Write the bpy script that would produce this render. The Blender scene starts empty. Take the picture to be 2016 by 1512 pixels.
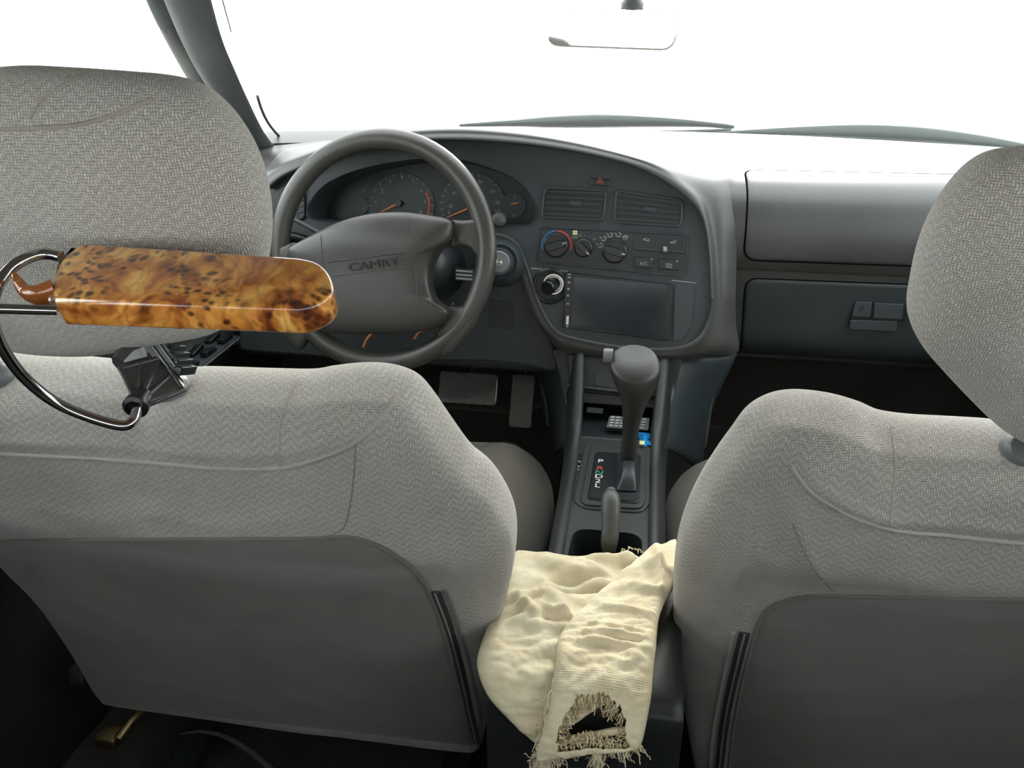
import bpy, bmesh, math, random
from math import sin, cos, pi, radians
from mathutils import Vector as V, Matrix, noise
from mathutils.bvhtree import BVHTree
from mathutils.geometry import tessellate_polygon
random.seed(7)
S = bpy.context.scene
COL = S.collection

# ------------------------------------------------------------------ camera
CAM = V((0.03, 0.0, 1.10)); PITCH = radians(25); YAW = radians(9); FPX = 1600.0
cd = bpy.data.cameras.new('camera'); cam = bpy.data.objects.new('camera', cd); COL.objects.link(cam)
cam.location = CAM; cam.rotation_euler = (pi/2-PITCH, 0, YAW)
cd.sensor_width = 36; cd.lens = 36*FPX/2016; cd.clip_start = .02; cd.clip_end = 300
S.camera = cam
# ------------------------------------------------------------------ sky and exposure
w = bpy.data.worlds.new('sky'); S.world = w; w.use_nodes = True
w.node_tree.nodes['Background'].inputs[0].default_value = (.97, .99, 1.0, 1)
w.node_tree.nodes['Background'].inputs[1].default_value = 4.0
S.view_settings.view_transform = 'Standard'; S.view_settings.look = 'None'
S.view_settings.gamma = 1; S.view_settings.use_curve_mapping = False
S.view_settings.exposure = .45
S.cycles.max_bounces = 10; S.cycles.diffuse_bounces = 6; S.cycles.transparent_max_bounces = 12
S.cycles.use_denoising = True
sd = bpy.data.lights.new('sun', 'SUN'); sun = bpy.data.objects.new('sun', sd); COL.objects.link(sun)
sd.energy = 3.0; sd.angle = radians(14); sd.color = (1, .95, .85)
sun.rotation_euler = (radians(-62), 0, radians(-8))      # high ahead of the car, through the windscreen

# ------------------------------------------------------------------ measuring helpers
_f = V((-sin(YAW)*cos(PITCH), cos(YAW)*cos(PITCH), -sin(PITCH)))
_r = V((cos(YAW), sin(YAW), 0)); _u = _r.cross(_f)
def ray(px, py): return _f + _r*((px-1008)/FPX) + _u*((756-py)/FPX)
def at_y(px, py, y): d = ray(px, py); return CAM + d*((y-CAM.y)/d.y)
def at_x(px, py, x): d = ray(px, py); return CAM + d*((x-CAM.x)/d.x)
def at_z(px, py, z): d = ray(px, py); return CAM + d*((z-CAM.z)/d.z)
def at_d(px, py, t): return CAM + ray(px, py)*t

def proj(P):
    d = P-CAM; z = d.dot(_f); return 1008+FPX*d.dot(_r)/z, 756-FPX*d.dot(_u)/z

def crom(pts, n=8, closed=False):
    """smooth curve through points (any dimension)"""
    P = [V(p) for p in pts]; m = len(P); out = []
    for i in range(m if closed else m-1):
        if closed: a, b, c, d = P[(i-1) % m], P[i], P[(i+1) % m], P[(i+2) % m]
        else: a, b, c, d = P[max(i-1, 0)], P[i], P[i+1], P[min(i+2, m-1)]
        for k in range(n):
            t = k/n
            out.append(.5*((2*b)+(c-a)*t+(2*a-5*b+4*c-d)*t*t+(3*b-a-3*c+d)*t**3))
    if not closed: out.append(P[-1].copy())
    return out

class Plane:
    def __init__(s, o, u, v):
        s.o = V(o); s.u = V(u).normalized(); s.v = V(v); s.v = (s.v - s.u*s.v.dot(s.u)).normalized(); s.n = s.u.cross(s.v)
    def p(s, px, py, d=0):
        r = ray(px, py); t = (s.o + s.n*d - CAM).dot(s.n)/r.dot(s.n); return CAM + r*t
    def uv(s, px, py, d=0):
        q = s.p(px, py, d) - s.o; return V((q.dot(s.u), q.dot(s.v)))
    def w(s, a, b, d=0): return s.o + s.u*a + s.v*b + s.n*d
    def q(s, pts, d=0): return [s.uv(x, y, d) for x, y in pts]

class Profile:
    """a sheet running along x whose section is a curve in (y, z); points run from top to bottom"""
    def __init__(s, pts, n=8):
        s.P = crom([V(p) for p in pts], n); s.S = [0]
        for a, b in zip(s.P, s.P[1:]): s.S.append(s.S[-1]+(b-a).length)
        s.L = s.S[-1]; m = len(s.P); s.N = []
        for i in range(m):
            t = (s.P[min(i+1, m-1)]-s.P[max(i-1, 0)]).normalized()
            s.N.append(V((t.y, -t.x)))                # side facing the rear of the car / up
    def at(s, q):
        if q <= 0: i, t = 0, q/(s.S[1])
        elif q >= s.L: i = len(s.P)-2; t = 1+(q-s.L)/(s.S[-1]-s.S[-2])
        else:
            lo, hi = 0, len(s.S)-1
            while hi-lo > 1:
                mid = (lo+hi)//2
                if s.S[mid] <= q: lo = mid
                else: hi = mid
            i = lo; t = (q-s.S[i])/(s.S[i+1]-s.S[i])
        a, b = s.P[i], s.P[i+1]; tt = min(max(t, 0), 1)
        return a+(b-a)*t, (s.N[i]*(1-tt)+s.N[i+1]*tt).normalized()
    def w(s, x, q, d=0):
        p, n = s.at(q); return V((x, p.x+n.x*d, p.y+n.y*d))
    def uv(s, px, py):
        r = ray(px, py); o = V((CAM.y, CAM.z)); d = V((r.y, r.z)); best = None
        m = len(s.P)
        for i in range(m-1):
            a, b = s.P[i], s.P[i+1]; e = b-a; den = d.x*e.y-d.y*e.x
            if abs(den) < 1e-12: continue
            t = ((a-o).x*e.y-(a-o).y*e.x)/den; k = ((a-o).x*d.y-(a-o).y*d.x)/den
            lo = -1e9 if i == 0 else -1e-6; hi = 1e9 if i == m-2 else 1+1e-6
            if lo <= k <= hi and t > 0 and (best is None or t < best[0]):
                best = (t, s.S[i]+k*(s.S[i+1]-s.S[i]))
        t, q = best
        return V(((CAM+r*t).x, q))
    def p(s, px, py, d=0): a = s.uv(px, py); return s.w(a.x, a.y, d)
    def uvo(s, px, py, d):
        x, y = px, py
        for _ in range(5):
            a = s.uv(x, y); u_, v_ = proj(s.w(a.x, a.y, d)); x += px-u_; y += py-v_
        return s.uv(x, y)

# ------------------------------------------------------------------ scene helpers
def fin(o, parent):
    COL.objects.link(o)
    if parent is not None:
        o.parent = parent
        if parent.parent is None and parent.type == 'EMPTY':
            o.matrix_parent_inverse = Matrix.Translation(-parent.location)
    return o
def mesh(name, vs, fs, mat, parent=None, ang=35, uvs=None, smooth=True):
    me = bpy.data.meshes.new(name); me.from_pydata([tuple(v) for v in vs], [], fs); me.validate()
    if uvs is not None:
        l = me.uv_layers.new(name='uv')
        for lp in me.loops: l.data[lp.index].uv = uvs[lp.vertex_index][:2]
    bm = bmesh.new(); bm.from_mesh(me)
    bmesh.ops.recalc_face_normals(bm, faces=bm.faces); bm.to_mesh(me); bm.free()
    if smooth:
        me.shade_smooth(); me.set_sharp_from_angle(angle=radians(ang))
    if mat: me.materials.append(mat)
    return fin(bpy.data.objects.new(name, me), parent)
def thing(name, label, cat, loc=(0, 0, 0), group=None):
    o = bpy.data.objects.new(name, None); COL.objects.link(o); o.location = loc; o.empty_display_size = .05
    o['label'] = label; o['category'] = cat
    if group: o['group'] = group
    return o
def tag(o, label, cat, group=None):
    o['label'] = label; o['category'] = cat
    if group: o['group'] = group
    return o
def struct(o): o['kind'] = 'structure'; return o

def grid(name, rows, mat, parent=None, ang=60, closed_u=False, closed_v=False, uvs=None, thick=0, caps=False):
    m = len(rows[0]); n = len(rows); vs = [p for r in rows for p in r]; fs = []
    for i in range(n if closed_v else n-1):
        for j in range(m if closed_u else m-1):
            a = i*m+j; b = i*m+(j+1) % m; c = ((i+1) % n)*m+(j+1) % m; d = ((i+1) % n)*m+j
            fs.append((a, b, c, d))
    if caps and closed_u:
        fs.append(tuple(range(m))[::-1]); fs.append(tuple(range((n-1)*m, n*m)))
    o = mesh(name, vs, fs, mat, parent, ang, uvs=[q for r in uvs for q in r] if uvs else None)
    if thick:
        md = o.modifiers.new('thickness', 'SOLIDIFY'); md.thickness = thick; md.offset = 0
    return o
def tube(name, pts, r, mat, parent=None, n=10, closed=False, flat=1.0, up=None, ang=60):
    """swept tube; r is a radius or list of radii; flat squashes the section"""
    P = [V(p) for p in pts]; m = len(P); rs = r if isinstance(r, (list, tuple)) else [r]*m
    rows = []; prev = None
    for i in range(m):
        t = (P[(i+1) % m]-P[i-1]) if closed else (P[min(i+1, m-1)]-P[max(i-1, 0)])
        t.normalize()
        if up is not None: a = (up-t*up.dot(t)).normalized()
        elif prev is None:
            a = t.orthogonal().normalized()
        else: a = (prev-t*prev.dot(t)).normalized()
        prev = a; b = t.cross(a)
        rows.append([P[i]+(a*cos(2*pi*k/n)*flat+b*sin(2*pi*k/n))*rs[i] for k in range(n)])
    return grid(name, rows, mat, parent, ang, closed_u=True, closed_v=closed, caps=not closed)
def rpoly(pts, r, n=5):
    """round the corners of a 2D polygon"""
    out = []; m = len(pts)
    for i in range(m):
        a, b, c = V(pts[i-1]), V(pts[i]), V(pts[(i+1) % m])
        e, f = (a-b), (c-b); k = min(r, e.length*.48, f.length*.48)
        p, q = b+e.normalized()*k, b+f.normalized()*k
        for j in range(n+1):
            t = j/n; out.append(p*(1-t)**2+b*2*t*(1-t)+q*t*t)
    return out
def area2(p): return sum(p[i-1].x*p[i].y-p[i].x*p[i-1].y for i in range(len(p)))/2
def inset(p, d):
    s = 1 if area2(p) > 0 else -1; out = []; m = len(p)
    for i in range(m):
        a, b, c = p[i-1], p[i], p[(i+1) % m]; t = (c-a)
        if t.length < 1e-9: out.append(b.copy()); continue
        t.normalize(); out.append(b+V((-t.y, t.x))*d*s)
    return out
def clean(p):
    out = []
    for q in p:
        if not out or (q-out[-1]).length > 1e-5: out.append(q)
    if (out[0]-out[-1]).length < 1e-5: out.pop()
    return out
def fillcap(loops3):
    """triangulate outer loop with holes; returns faces indexed over concatenated loops"""
    return [tuple(t) for t in tessellate_polygon(loops3)]
def slab(name, S_, pts, mat, parent=None, d=.004, depth=.01, bev=.0015, r=.004, px=True, holes=(), n=5, ang=18):
    """raised panel on a surface S_ (Plane): front at d, back at d-depth, bevelled rim"""
    p = S_.q(pts, d) if px else [V(a) for a in pts]
    if r: p = rpoly(p, r, n)
    p = clean(p)
    loops = [(inset(p, bev), d), (inset(p, bev*.35), d-bev*.3), (p, d-bev), (p, d-depth)]
    m = len(p); vs = []; fs = []
    for l, dd in loops: vs += [S_.w(a.x, a.y, dd) for a in l]
    for k in range(3):
        for j in range(m):
            fs.append((k*m+j, k*m+(j+1) % m, (k+1)*m+(j+1) % m, (k+1)*m+j))
    H = []
    for h, hr in holes:
        q = S_.q(h, d) if px else [V(a) for a in h]
        H.append(clean(rpoly(q, hr, n)))
    if not H:
        fs.append(tuple(range(m)))
    else:
        base = len(vs); idx = list(range(m)); L = [[V((a.x, a.y, 0)) for a in loops[0][0]]]
        for h in H:
            st = len(vs); vs += [S_.w(a.x, a.y, d) for a in h]; vs += [S_.w(a.x, a.y, d-depth) for a in h]
            k = len(h); idx += list(range(st, st+k)); L.append([V((a.x, a.y, 0)) for a in h])
            for j in range(k): fs.append((st+j, st+(j+1) % k, st+k+(j+1) % k, st+k+j))
        for t in tessellate_polygon(L): fs.append(tuple(idx[i] for i in t))
    return mesh(name, vs, fs, mat, parent, ang)
def pillow(name, S_, out, mat, parent, tb, tf, ex=2.6, rings=14, deform=None, ctr=None):
    """closed cushion: outline (list of 2D points on S_), back bulge tb towards the viewer, front bulge tf away"""
    m = len(out); c = ctr or sum(out, V((0, 0)))/m; rows = []; uvs = []
    def ring(rr, off, side):
        row = []; ur = []
        for a in out:
            q = c+(a-c)*rr; o = off
            if deform: o += deform(q.x, q.y, rr, side)
            row.append(S_.w(q.x, q.y, o)); ur.append(V((q.x, q.y)))
        rows.append(row); uvs.append(ur)
    K = rings
    for i in range(K, 0, -1):        # back: centre -> rim
        a = i/K*pi/2; ring(max(cos(a), .0)**(2/ex), tb*sin(a)**(2/ex), 1) if i < K else ring(.02, tb, 1)
    ring(1, 0, 0)
    for i in range(1, K+1):
        a = i/K*pi/2; ring(max(cos(a), .0)**(2/ex), -tf*sin(a)**(2/ex), -1) if i < K else ring(.02, -tf, -1)
    for j in range(m):               # cloth runs unstretched from the middle outwards
        dirn = (out[j]-c).normalized(); L_ = (uvs[0][j]-c).length
        for i in range(len(rows)):
            if i: L_ += (rows[i][j]-rows[i-1][j]).length
            uvs[i][j] = c+dirn*L_
    return grid(name, rows, mat, parent, 80, closed_u=True, uvs=uvs, caps=True)
def dome(name, o, n, prof, mat, parent=None, seg=28, up=V((0, 0, 1)), lobes=None):
    """lathe: prof = list of (radius, height along n)"""
    n = V(n).normalized(); a = up-n*up.dot(n); a = (a if a.length > 1e-4 else n.orthogonal()).normalized(); b = n.cross(a)
    rows = []
    for r, h in prof:
        rows.append([V(o)+n*h+(a*cos(2*pi*k/seg)+b*sin(2*pi*k/seg))*r*(lobes(k/seg, h) if lobes else 1) for k in range(seg)])
    return grid(name, rows, mat, parent, 40, closed_u=True, caps=True)
def box(name, c, s, mat, parent=None, bev=.004, rot=None):
    bm = bmesh.new(); bmesh.ops.create_cube(bm, size=1); bmesh.ops.scale(bm, vec=s, verts=bm.verts)
    if bev: bmesh.ops.bevel(bm, geom=bm.edges[:], offset=bev, segments=3, profile=.5, affect='EDGES')
    if rot is not None: bmesh.ops.rotate(bm, cent=(0, 0, 0), matrix=rot, verts=bm.verts)
    bmesh.ops.translate(bm, vec=c, verts=bm.verts)
    vs = [v.co.copy() for v in bm.verts]; bm.verts.index_update(); fs = [tuple(v.index for v in f.verts) for f in bm.faces]; bm.free()
    return mesh(name, vs, fs, mat, parent)
def text(name, body, S_, pos, size, mat, parent, d=.001, rot=0, ext=.0002, px=True, sx=1.0, mir=False):
    cu = bpy.data.curves.new('lettering', 'FONT'); cu.body = body; cu.size = size; cu.extrude = ext
    cu.align_x = 'CENTER'; cu.align_y = 'CENTER'
    t = bpy.data.objects.new('lettering_source', cu); me = bpy.data.meshes.new_from_object(t)
    bpy.data.objects.remove(t); bpy.data.curves.remove(cu)
    c = S_.uv(*pos, d) if px else V(pos); cr, sr = cos(rot), sin(rot)
    vs = []
    for v in me.vertices:
        x, y = v.co.x*sx, v.co.y; a, b = x*cr-y*sr, x*sr+y*cr
        vs.append(S_.w(c.x+a, c.y+b, d+v.co.z))
    fs = [tuple(p.vertices) for p in me.polygons]
    bpy.data.meshes.remove(me)
    return mesh(name, vs, fs, mat, parent, smooth=False)
def bvh_of(o):
    me = o.data; return BVHTree.FromPolygons([v.co.copy() for v in me.vertices], [tuple(p.vertices) for p in me.polygons])
def snap(T, px, py, off=0, fall=None):
    d = ray(px, py).normalized(); h = T.ray_cast(CAM, d)
    if h[0] is None:
        n = T.find_nearest(CAM+d*(fall or .9)); return n[0]+n[1]*off if n[1].dot(d) < 0 else n[0]-n[1]*off
    nn = h[1] if h[1].dot(d) < 0 else -h[1]
    return h[0]+nn*off

# ------------------------------------------------------------------ materials
def newmat(name):
    m = bpy.data.materials.new(name); m.use_nodes = True; nt = m.node_tree; return m, nt, nt.nodes['Principled BSDF']
def node(nt, t, **k):
    n = nt.nodes.new(t)
    for a, b in k.items(): setattr(n, a, b)
    return n
def lk(nt, a, b): nt.links.new(a, b)
def math_(nt, op, a, b=None, c=None):
    n = node(nt, 'ShaderNodeMath', operation=op)
    for i, v in enumerate((a, b, c)):
        if v is None: continue
        if isinstance(v, (int, float)): n.inputs[i].default_value = v
        else: lk(nt, v, n.inputs[i])
    return n.outputs[0]
def ramp(nt, fac, stops):
    n = node(nt, 'ShaderNodeValToRGB'); e = n.color_ramp.elements
    while len(e) < len(stops): e.new(.5)
    for k, (p, c) in zip(e, stops): k.position = p; k.color = (*c, 1)
    lk(nt, fac, n.inputs[0]); return n.outputs[0]
def plastic(name, col, rough=.5, grain=.15, spec=.5, scale=900, coat=0, var=.12):
    m, nt, b = newmat(name)
    tc = node(nt, 'ShaderNodeTexCoord')
    n1 = node(nt, 'ShaderNodeTexNoise'); n1.inputs['Scale'].default_value = 9; n1.inputs['Detail'].default_value = 5
    lk(nt, tc.outputs['Object'], n1.inputs['Vector'])
    lk(nt, ramp(nt, n1.outputs[0], [(.3, tuple(c*(1-var) for c in col)), (.7, tuple(min(1, c*(1+var)) for c in col))]), b.inputs['Base Color'])
    r = node(nt, 'ShaderNodeMapRange'); r.inputs[3].default_value = rough-.07; r.inputs[4].default_value = rough+.07
    lk(nt, n1.outputs[0], r.inputs[0]); lk(nt, r.outputs[0], b.inputs['Roughness'])
    b.inputs['Specular IOR Level'].default_value = spec; b.inputs['Coat Weight'].default_value = coat
    if grain:
        n2 = node(nt, 'ShaderNodeTexVoronoi'); n2.inputs['Scale'].default_value = scale
        lk(nt, tc.outputs['Object'], n2.inputs['Vector'])
        bp = node(nt, 'ShaderNodeBump'); bp.inputs['Strength'].default_value = grain; bp.inputs['Distance'].default_value = .0004
        lk(nt, n2.outputs[0], bp.inputs['Height']); lk(nt, bp.outputs[0], b.inputs['Normal'])
    return m
def weave(name, dark, light, cell=.0018, strength=.9, zig=4, stain=True, rough=.95):
    """twill of thick yarn whose diagonal turns back in zigzags"""
    m, nt, b = newmat(name); tc = node(nt, 'ShaderNodeTexCoord')
    ns = node(nt, 'ShaderNodeTexNoise'); ns.inputs['Scale'].default_value = 60; ns.inputs['Detail'].default_value = 2
    lk(nt, tc.outputs['UV'], ns.inputs['Vector'])
    mx = node(nt, 'ShaderNodeVectorMath', operation='SCALE'); lk(nt, ns.outputs['Color'], mx.inputs[0]); ns.inputs['Detail'].default_value = 4; ns.inputs['Scale'].default_value = 130; mx.inputs['Scale'].default_value = cell*2.3
    ad = node(nt, 'ShaderNodeVectorMath', operation='ADD'); lk(nt, tc.outputs['UV'], ad.inputs[0]); lk(nt, mx.outputs[0], ad.inputs[1])
    sc = node(nt, 'ShaderNodeVectorMath', operation='SCALE'); lk(nt, ad.outputs[0], sc.inputs[0]); sc.inputs['Scale'].default_value = 1/cell
    sp = node(nt, 'ShaderNodeSeparateXYZ'); lk(nt, sc.outputs[0], sp.inputs[0]); u, v = sp.outputs[0], sp.outputs[1]
    i = math_(nt, 'FLOOR', u); j = math_(nt, 'FLOOR', v); fu = math_(nt, 'FRACT', u); fv = math_(nt, 'FRACT', v)
    z = math_(nt, 'PINGPONG', math_(nt, 'ADD', i, .5), zig)
    k = math_(nt, 'FLOORED_MODULO', math_(nt, 'FLOOR', math_(nt, 'ADD', z, j)), 4)
    sel = math_(nt, 'LESS_THAN', k, 1.5)
    su = math_(nt, 'SINE', math_(nt, 'MULTIPLY', fu, pi)); sv = math_(nt, 'SINE', math_(nt, 'MULTIPLY', fv, pi))
    ha = math_(nt, 'MULTIPLY', su, math_(nt, 'MULTIPLY_ADD', sv, .6, .4)); hb = math_(nt, 'MULTIPLY', math_(nt, 'MULTIPLY', sv, math_(nt, 'MULTIPLY_ADD', su, .45, .55)), .5)
    mixn = node(nt, 'ShaderNodeMix'); lk(nt, sel, mixn.inputs[0]); lk(nt, hb, mixn.inputs[2]); lk(nt, ha, mixn.inputs[3]); h = mixn.outputs[0]
    fz = node(nt, 'ShaderNodeTexNoise'); fz.inputs['Scale'].default_value = 1100; fz.inputs['Detail'].default_value = 3
    lk(nt, tc.outputs['UV'], fz.inputs['Vector'])
    h2 = math_(nt, 'ADD', h, math_(nt, 'MULTIPLY', fz.outputs[0], .7))
    bp = node(nt, 'ShaderNodeBump'); bp.inputs['Strength'].default_value = strength; bp.inputs['Distance'].default_value = cell*.42
    lk(nt, h2, bp.inputs['Height']); lk(nt, bp.outputs[0], b.inputs['Normal'])
    c1 = ramp(nt, h2, [(.2, dark), (1.0, light)])
    if stain:
        n3 = node(nt, 'ShaderNodeTexNoise'); n3.inputs['Scale'].default_value = 5.5; n3.inputs['Detail'].default_value = 6; n3.inputs['Distortion'].default_value = .6
        lk(nt, tc.outputs['UV'], n3.inputs['Vector'])
        c2 = ramp(nt, n3.outputs[0], [(.3, (.78, .76, .75)), (.52, (1, .98, .95)), (.72, (1.0, 1.0, 1.04))])
        mm = node(nt, 'ShaderNodeMix', data_type='RGBA', blend_type='MULTIPLY'); mm.inputs[0].default_value = 1
        lk(nt, c1, mm.inputs[6]); lk(nt, c2, mm.inputs[7]); c1 = mm.outputs[2]
    lk(nt, c1, b.inputs['Base Color']); b.inputs['Roughness'].default_value = rough
    b.inputs['Specular IOR Level'].default_value = .2
    b.inputs['Sheen Weight'].default_value = .25; b.inputs['Sheen Roughness'].default_value = .5
    return m
def plain(name, col, rough=.5, metal=0, **k):
    m, nt, b = newmat(name); b.inputs['Base Color'].default_value = (*col, 1); b.inputs['Roughness'].default_value = rough
    b.inputs['Metallic'].default_value = metal
    for a, v in k.items(): b.inputs[a.replace('_', ' ')].default_value = v
    n1 = node(nt, 'ShaderNodeTexNoise'); n1.inputs['Scale'].default_value = 40
    r = node(nt, 'ShaderNodeMapRange'); r.inputs[3].default_value = max(rough-.05, 0); r.inputs[4].default_value = rough+.05
    lk(nt, n1.outputs[0], r.inputs[0]); lk(nt, r.outputs[0], b.inputs['Roughness'])
    return m
def glass(name, tint=(.97, 1, .985)):
    m = bpy.data.materials.new(name); m.use_nodes = True; nt = m.node_tree; nt.nodes.clear()
    o = node(nt, 'ShaderNodeOutputMaterial'); t = node(nt, 'ShaderNodeBsdfTransparent'); g = node(nt, 'ShaderNodeBsdfGlossy')
    t.inputs[0].default_value = (*tint, 1); g.inputs['Roughness'].default_value = .02
    f = node(nt, 'ShaderNodeFresnel'); f.inputs[0].default_value = 1.45; mx = node(nt, 'ShaderNodeMixShader')
    lk(nt, math_(nt, 'MULTIPLY', f.outputs[0], .4), mx.inputs[0]); lk(nt, t.outputs[0], mx.inputs[1]); lk(nt, g.outputs[0], mx.inputs[2]); lk(nt, mx.outputs[0], o.inputs[0])
    return m
def burl(name):
    m, nt, b = newmat(name); tc = node(nt, 'ShaderNodeTexCoord')
    mp = node(nt, 'ShaderNodeMapping'); lk(nt, tc.outputs['Object'], mp.inputs[0])
    n0 = node(nt, 'ShaderNodeTexNoise'); n0.inputs['Scale'].default_value = 16; n0.inputs['Detail'].default_value = 5; lk(nt, mp.outputs[0], n0.inputs['Vector'])
    s0 = node(nt, 'ShaderNodeVectorMath', operation='SCALE'); lk(nt, n0.outputs['Color'], s0.inputs[0]); s0.inputs['Scale'].default_value = .045
    a0 = node(nt, 'ShaderNodeVectorMath', operation='ADD'); lk(nt, mp.outputs[0], a0.inputs[0]); lk(nt, s0.outputs[0], a0.inputs[1])
    n1 = node(nt, 'ShaderNodeTexNoise'); n1.inputs['Scale'].default_value = 19; n1.inputs['Detail'].default_value = 7; n1.inputs['Distortion'].default_value = 1.6; lk(nt, a0.outputs[0], n1.inputs['Vector'])
    base = ramp(nt, n1.outputs[0], [(.30, (.12, .028, .008)), (.40, (.44, .13, .022)), (.50, (.78, .32, .06)), (.64, (1.0, .60, .17))])
    # bird's eyes: dark spots gathered in clusters
    vo = node(nt, 'ShaderNodeTexVoronoi'); vo.inputs['Scale'].default_value = 150; lk(nt, a0.outputs[0], vo.inputs['Vector'])
    cl = node(nt, 'ShaderNodeTexNoise'); cl.inputs['Scale'].default_value = 17; cl.inputs['Detail'].default_value = 2; lk(nt, mp.outputs[0], cl.inputs['Vector'])
    spot = math_(nt, 'MULTIPLY', ramp(nt, vo.outputs[0], [(.22, (1, 1, 1)), (.5, (0, 0, 0))]), ramp(nt, cl.outputs[0], [(.50, (0, 0, 0)), (.58, (1, 1, 1))]))
    m1 = node(nt, 'ShaderNodeMix', data_type='RGBA'); lk(nt, math_(nt, 'MULTIPLY', spot, .88), m1.inputs[0]); lk(nt, base, m1.inputs[6]); m1.inputs[7].default_value = (.05, .012, .006, 1)
    # fine flowing grain
    wv = node(nt, 'ShaderNodeTexWave'); wv.inputs['Scale'].default_value = 30; wv.inputs['Distortion'].default_value = 14; wv.inputs['Detail'].default_value = 3; lk(nt, a0.outputs[0], wv.inputs['Vector'])
    m2 = node(nt, 'ShaderNodeMix', data_type='RGBA', blend_type='MULTIPLY'); m2.inputs[0].default_value = .55; lk(nt, m1.outputs[2], m2.inputs[6])
    lk(nt, ramp(nt, wv.outputs[0], [(.0, (.55, .45, .35)), (.5, (1, 1, 1))]), m2.inputs[7])
    lk(nt, m2.outputs[2], b.inputs['Base Color']); b.inputs['Roughness'].default_value = .35
    b.inputs['Coat Weight'].default_value = 1; b.inputs['Coat Roughness'].default_value = .03
    return m
def muslin(name):
    m = bpy.data.materials.new(name); m.use_nodes = True; nt = m.node_tree; b = nt.nodes['Principled BSDF']; out = nt.nodes['Material Output']
    tc = node(nt, 'ShaderNodeTexCoord')
    n1 = node(nt, 'ShaderNodeTexNoise'); n1.inputs['Scale'].default_value = 26; n1.inputs['Detail'].default_value = 5; lk(nt, tc.outputs['Object'], n1.inputs['Vector'])
    lk(nt, ramp(nt, n1.outputs[0], [(.3, (.86, .73, .50)), (.7, (.93, .85, .64))]), b.inputs['Base Color'])
    b.inputs['Roughness'].default_value = .95; b.inputs['Specular IOR Level'].default_value = .1
    # crinkle plus fine thread lattice
    mp = node(nt, 'ShaderNodeMapping'); mp.inputs['Scale'].default_value = (60, 240, 240); lk(nt, tc.outputs['Object'], mp.inputs[0])
    n2 = node(nt, 'ShaderNodeTexNoise'); n2.inputs['Scale'].default_value = 1; n2.inputs['Detail'].default_value = 4; n2.inputs['Distortion'].default_value = .8; lk(nt, mp.outputs[0], n2.inputs['Vector'])
    sp = node(nt, 'ShaderNodeSeparateXYZ'); sc = node(nt, 'ShaderNodeVectorMath', operation='SCALE'); sc.inputs['Scale'].default_value = 2*pi/.0011
    lk(nt, tc.outputs['UV'], sc.inputs[0]); lk(nt, sc.outputs[0], sp.inputs[0])
    la = math_(nt, 'ADD', math_(nt, 'SINE', sp.outputs[0]), math_(nt, 'SINE', sp.outputs[1]))
    h = math_(nt, 'ADD', n2.outputs[0], math_(nt, 'MULTIPLY', la, .10))
    bp = node(nt, 'ShaderNodeBump'); bp.inputs['Strength'].default_value = .55; bp.inputs['Distance'].default_value = .0018
    lk(nt, h, bp.inputs['Height']); lk(nt, bp.outputs[0], b.inputs['Normal'])
    tr = node(nt, 'ShaderNodeBsdfTranslucent'); tr.inputs[0].default_value = (.85, .78, .6, 1)
    mx = node(nt, 'ShaderNodeMixShader'); mx.inputs[0].default_value = .22; lk(nt, b.outputs[0], mx.inputs[1]); lk(nt, tr.outputs[0], mx.inputs[2])
    tp = node(nt, 'ShaderNodeBsdfTransparent'); m3 = node(nt, 'ShaderNodeMixShader')
    n3 = node(nt, 'ShaderNodeTexNoise'); n3.inputs['Scale'].default_value = 14; lk(nt, tc.outputs['Object'], n3.inputs['Vector'])
    hole = math_(nt, 'MULTIPLY', math_(nt, 'LESS_THAN', la, -.2), ramp(nt, n3.outputs[0], [(.5, (0, 0, 0)), (.66, (.6, .6, .6))]))
    lk(nt, hole, m3.inputs[0]); lk(nt, mx.outputs[0], m3.inputs[1]); lk(nt, tp.outputs[0], m3.inputs[2]); lk(nt, m3.outputs[0], out.inputs[0])
    return m
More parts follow.
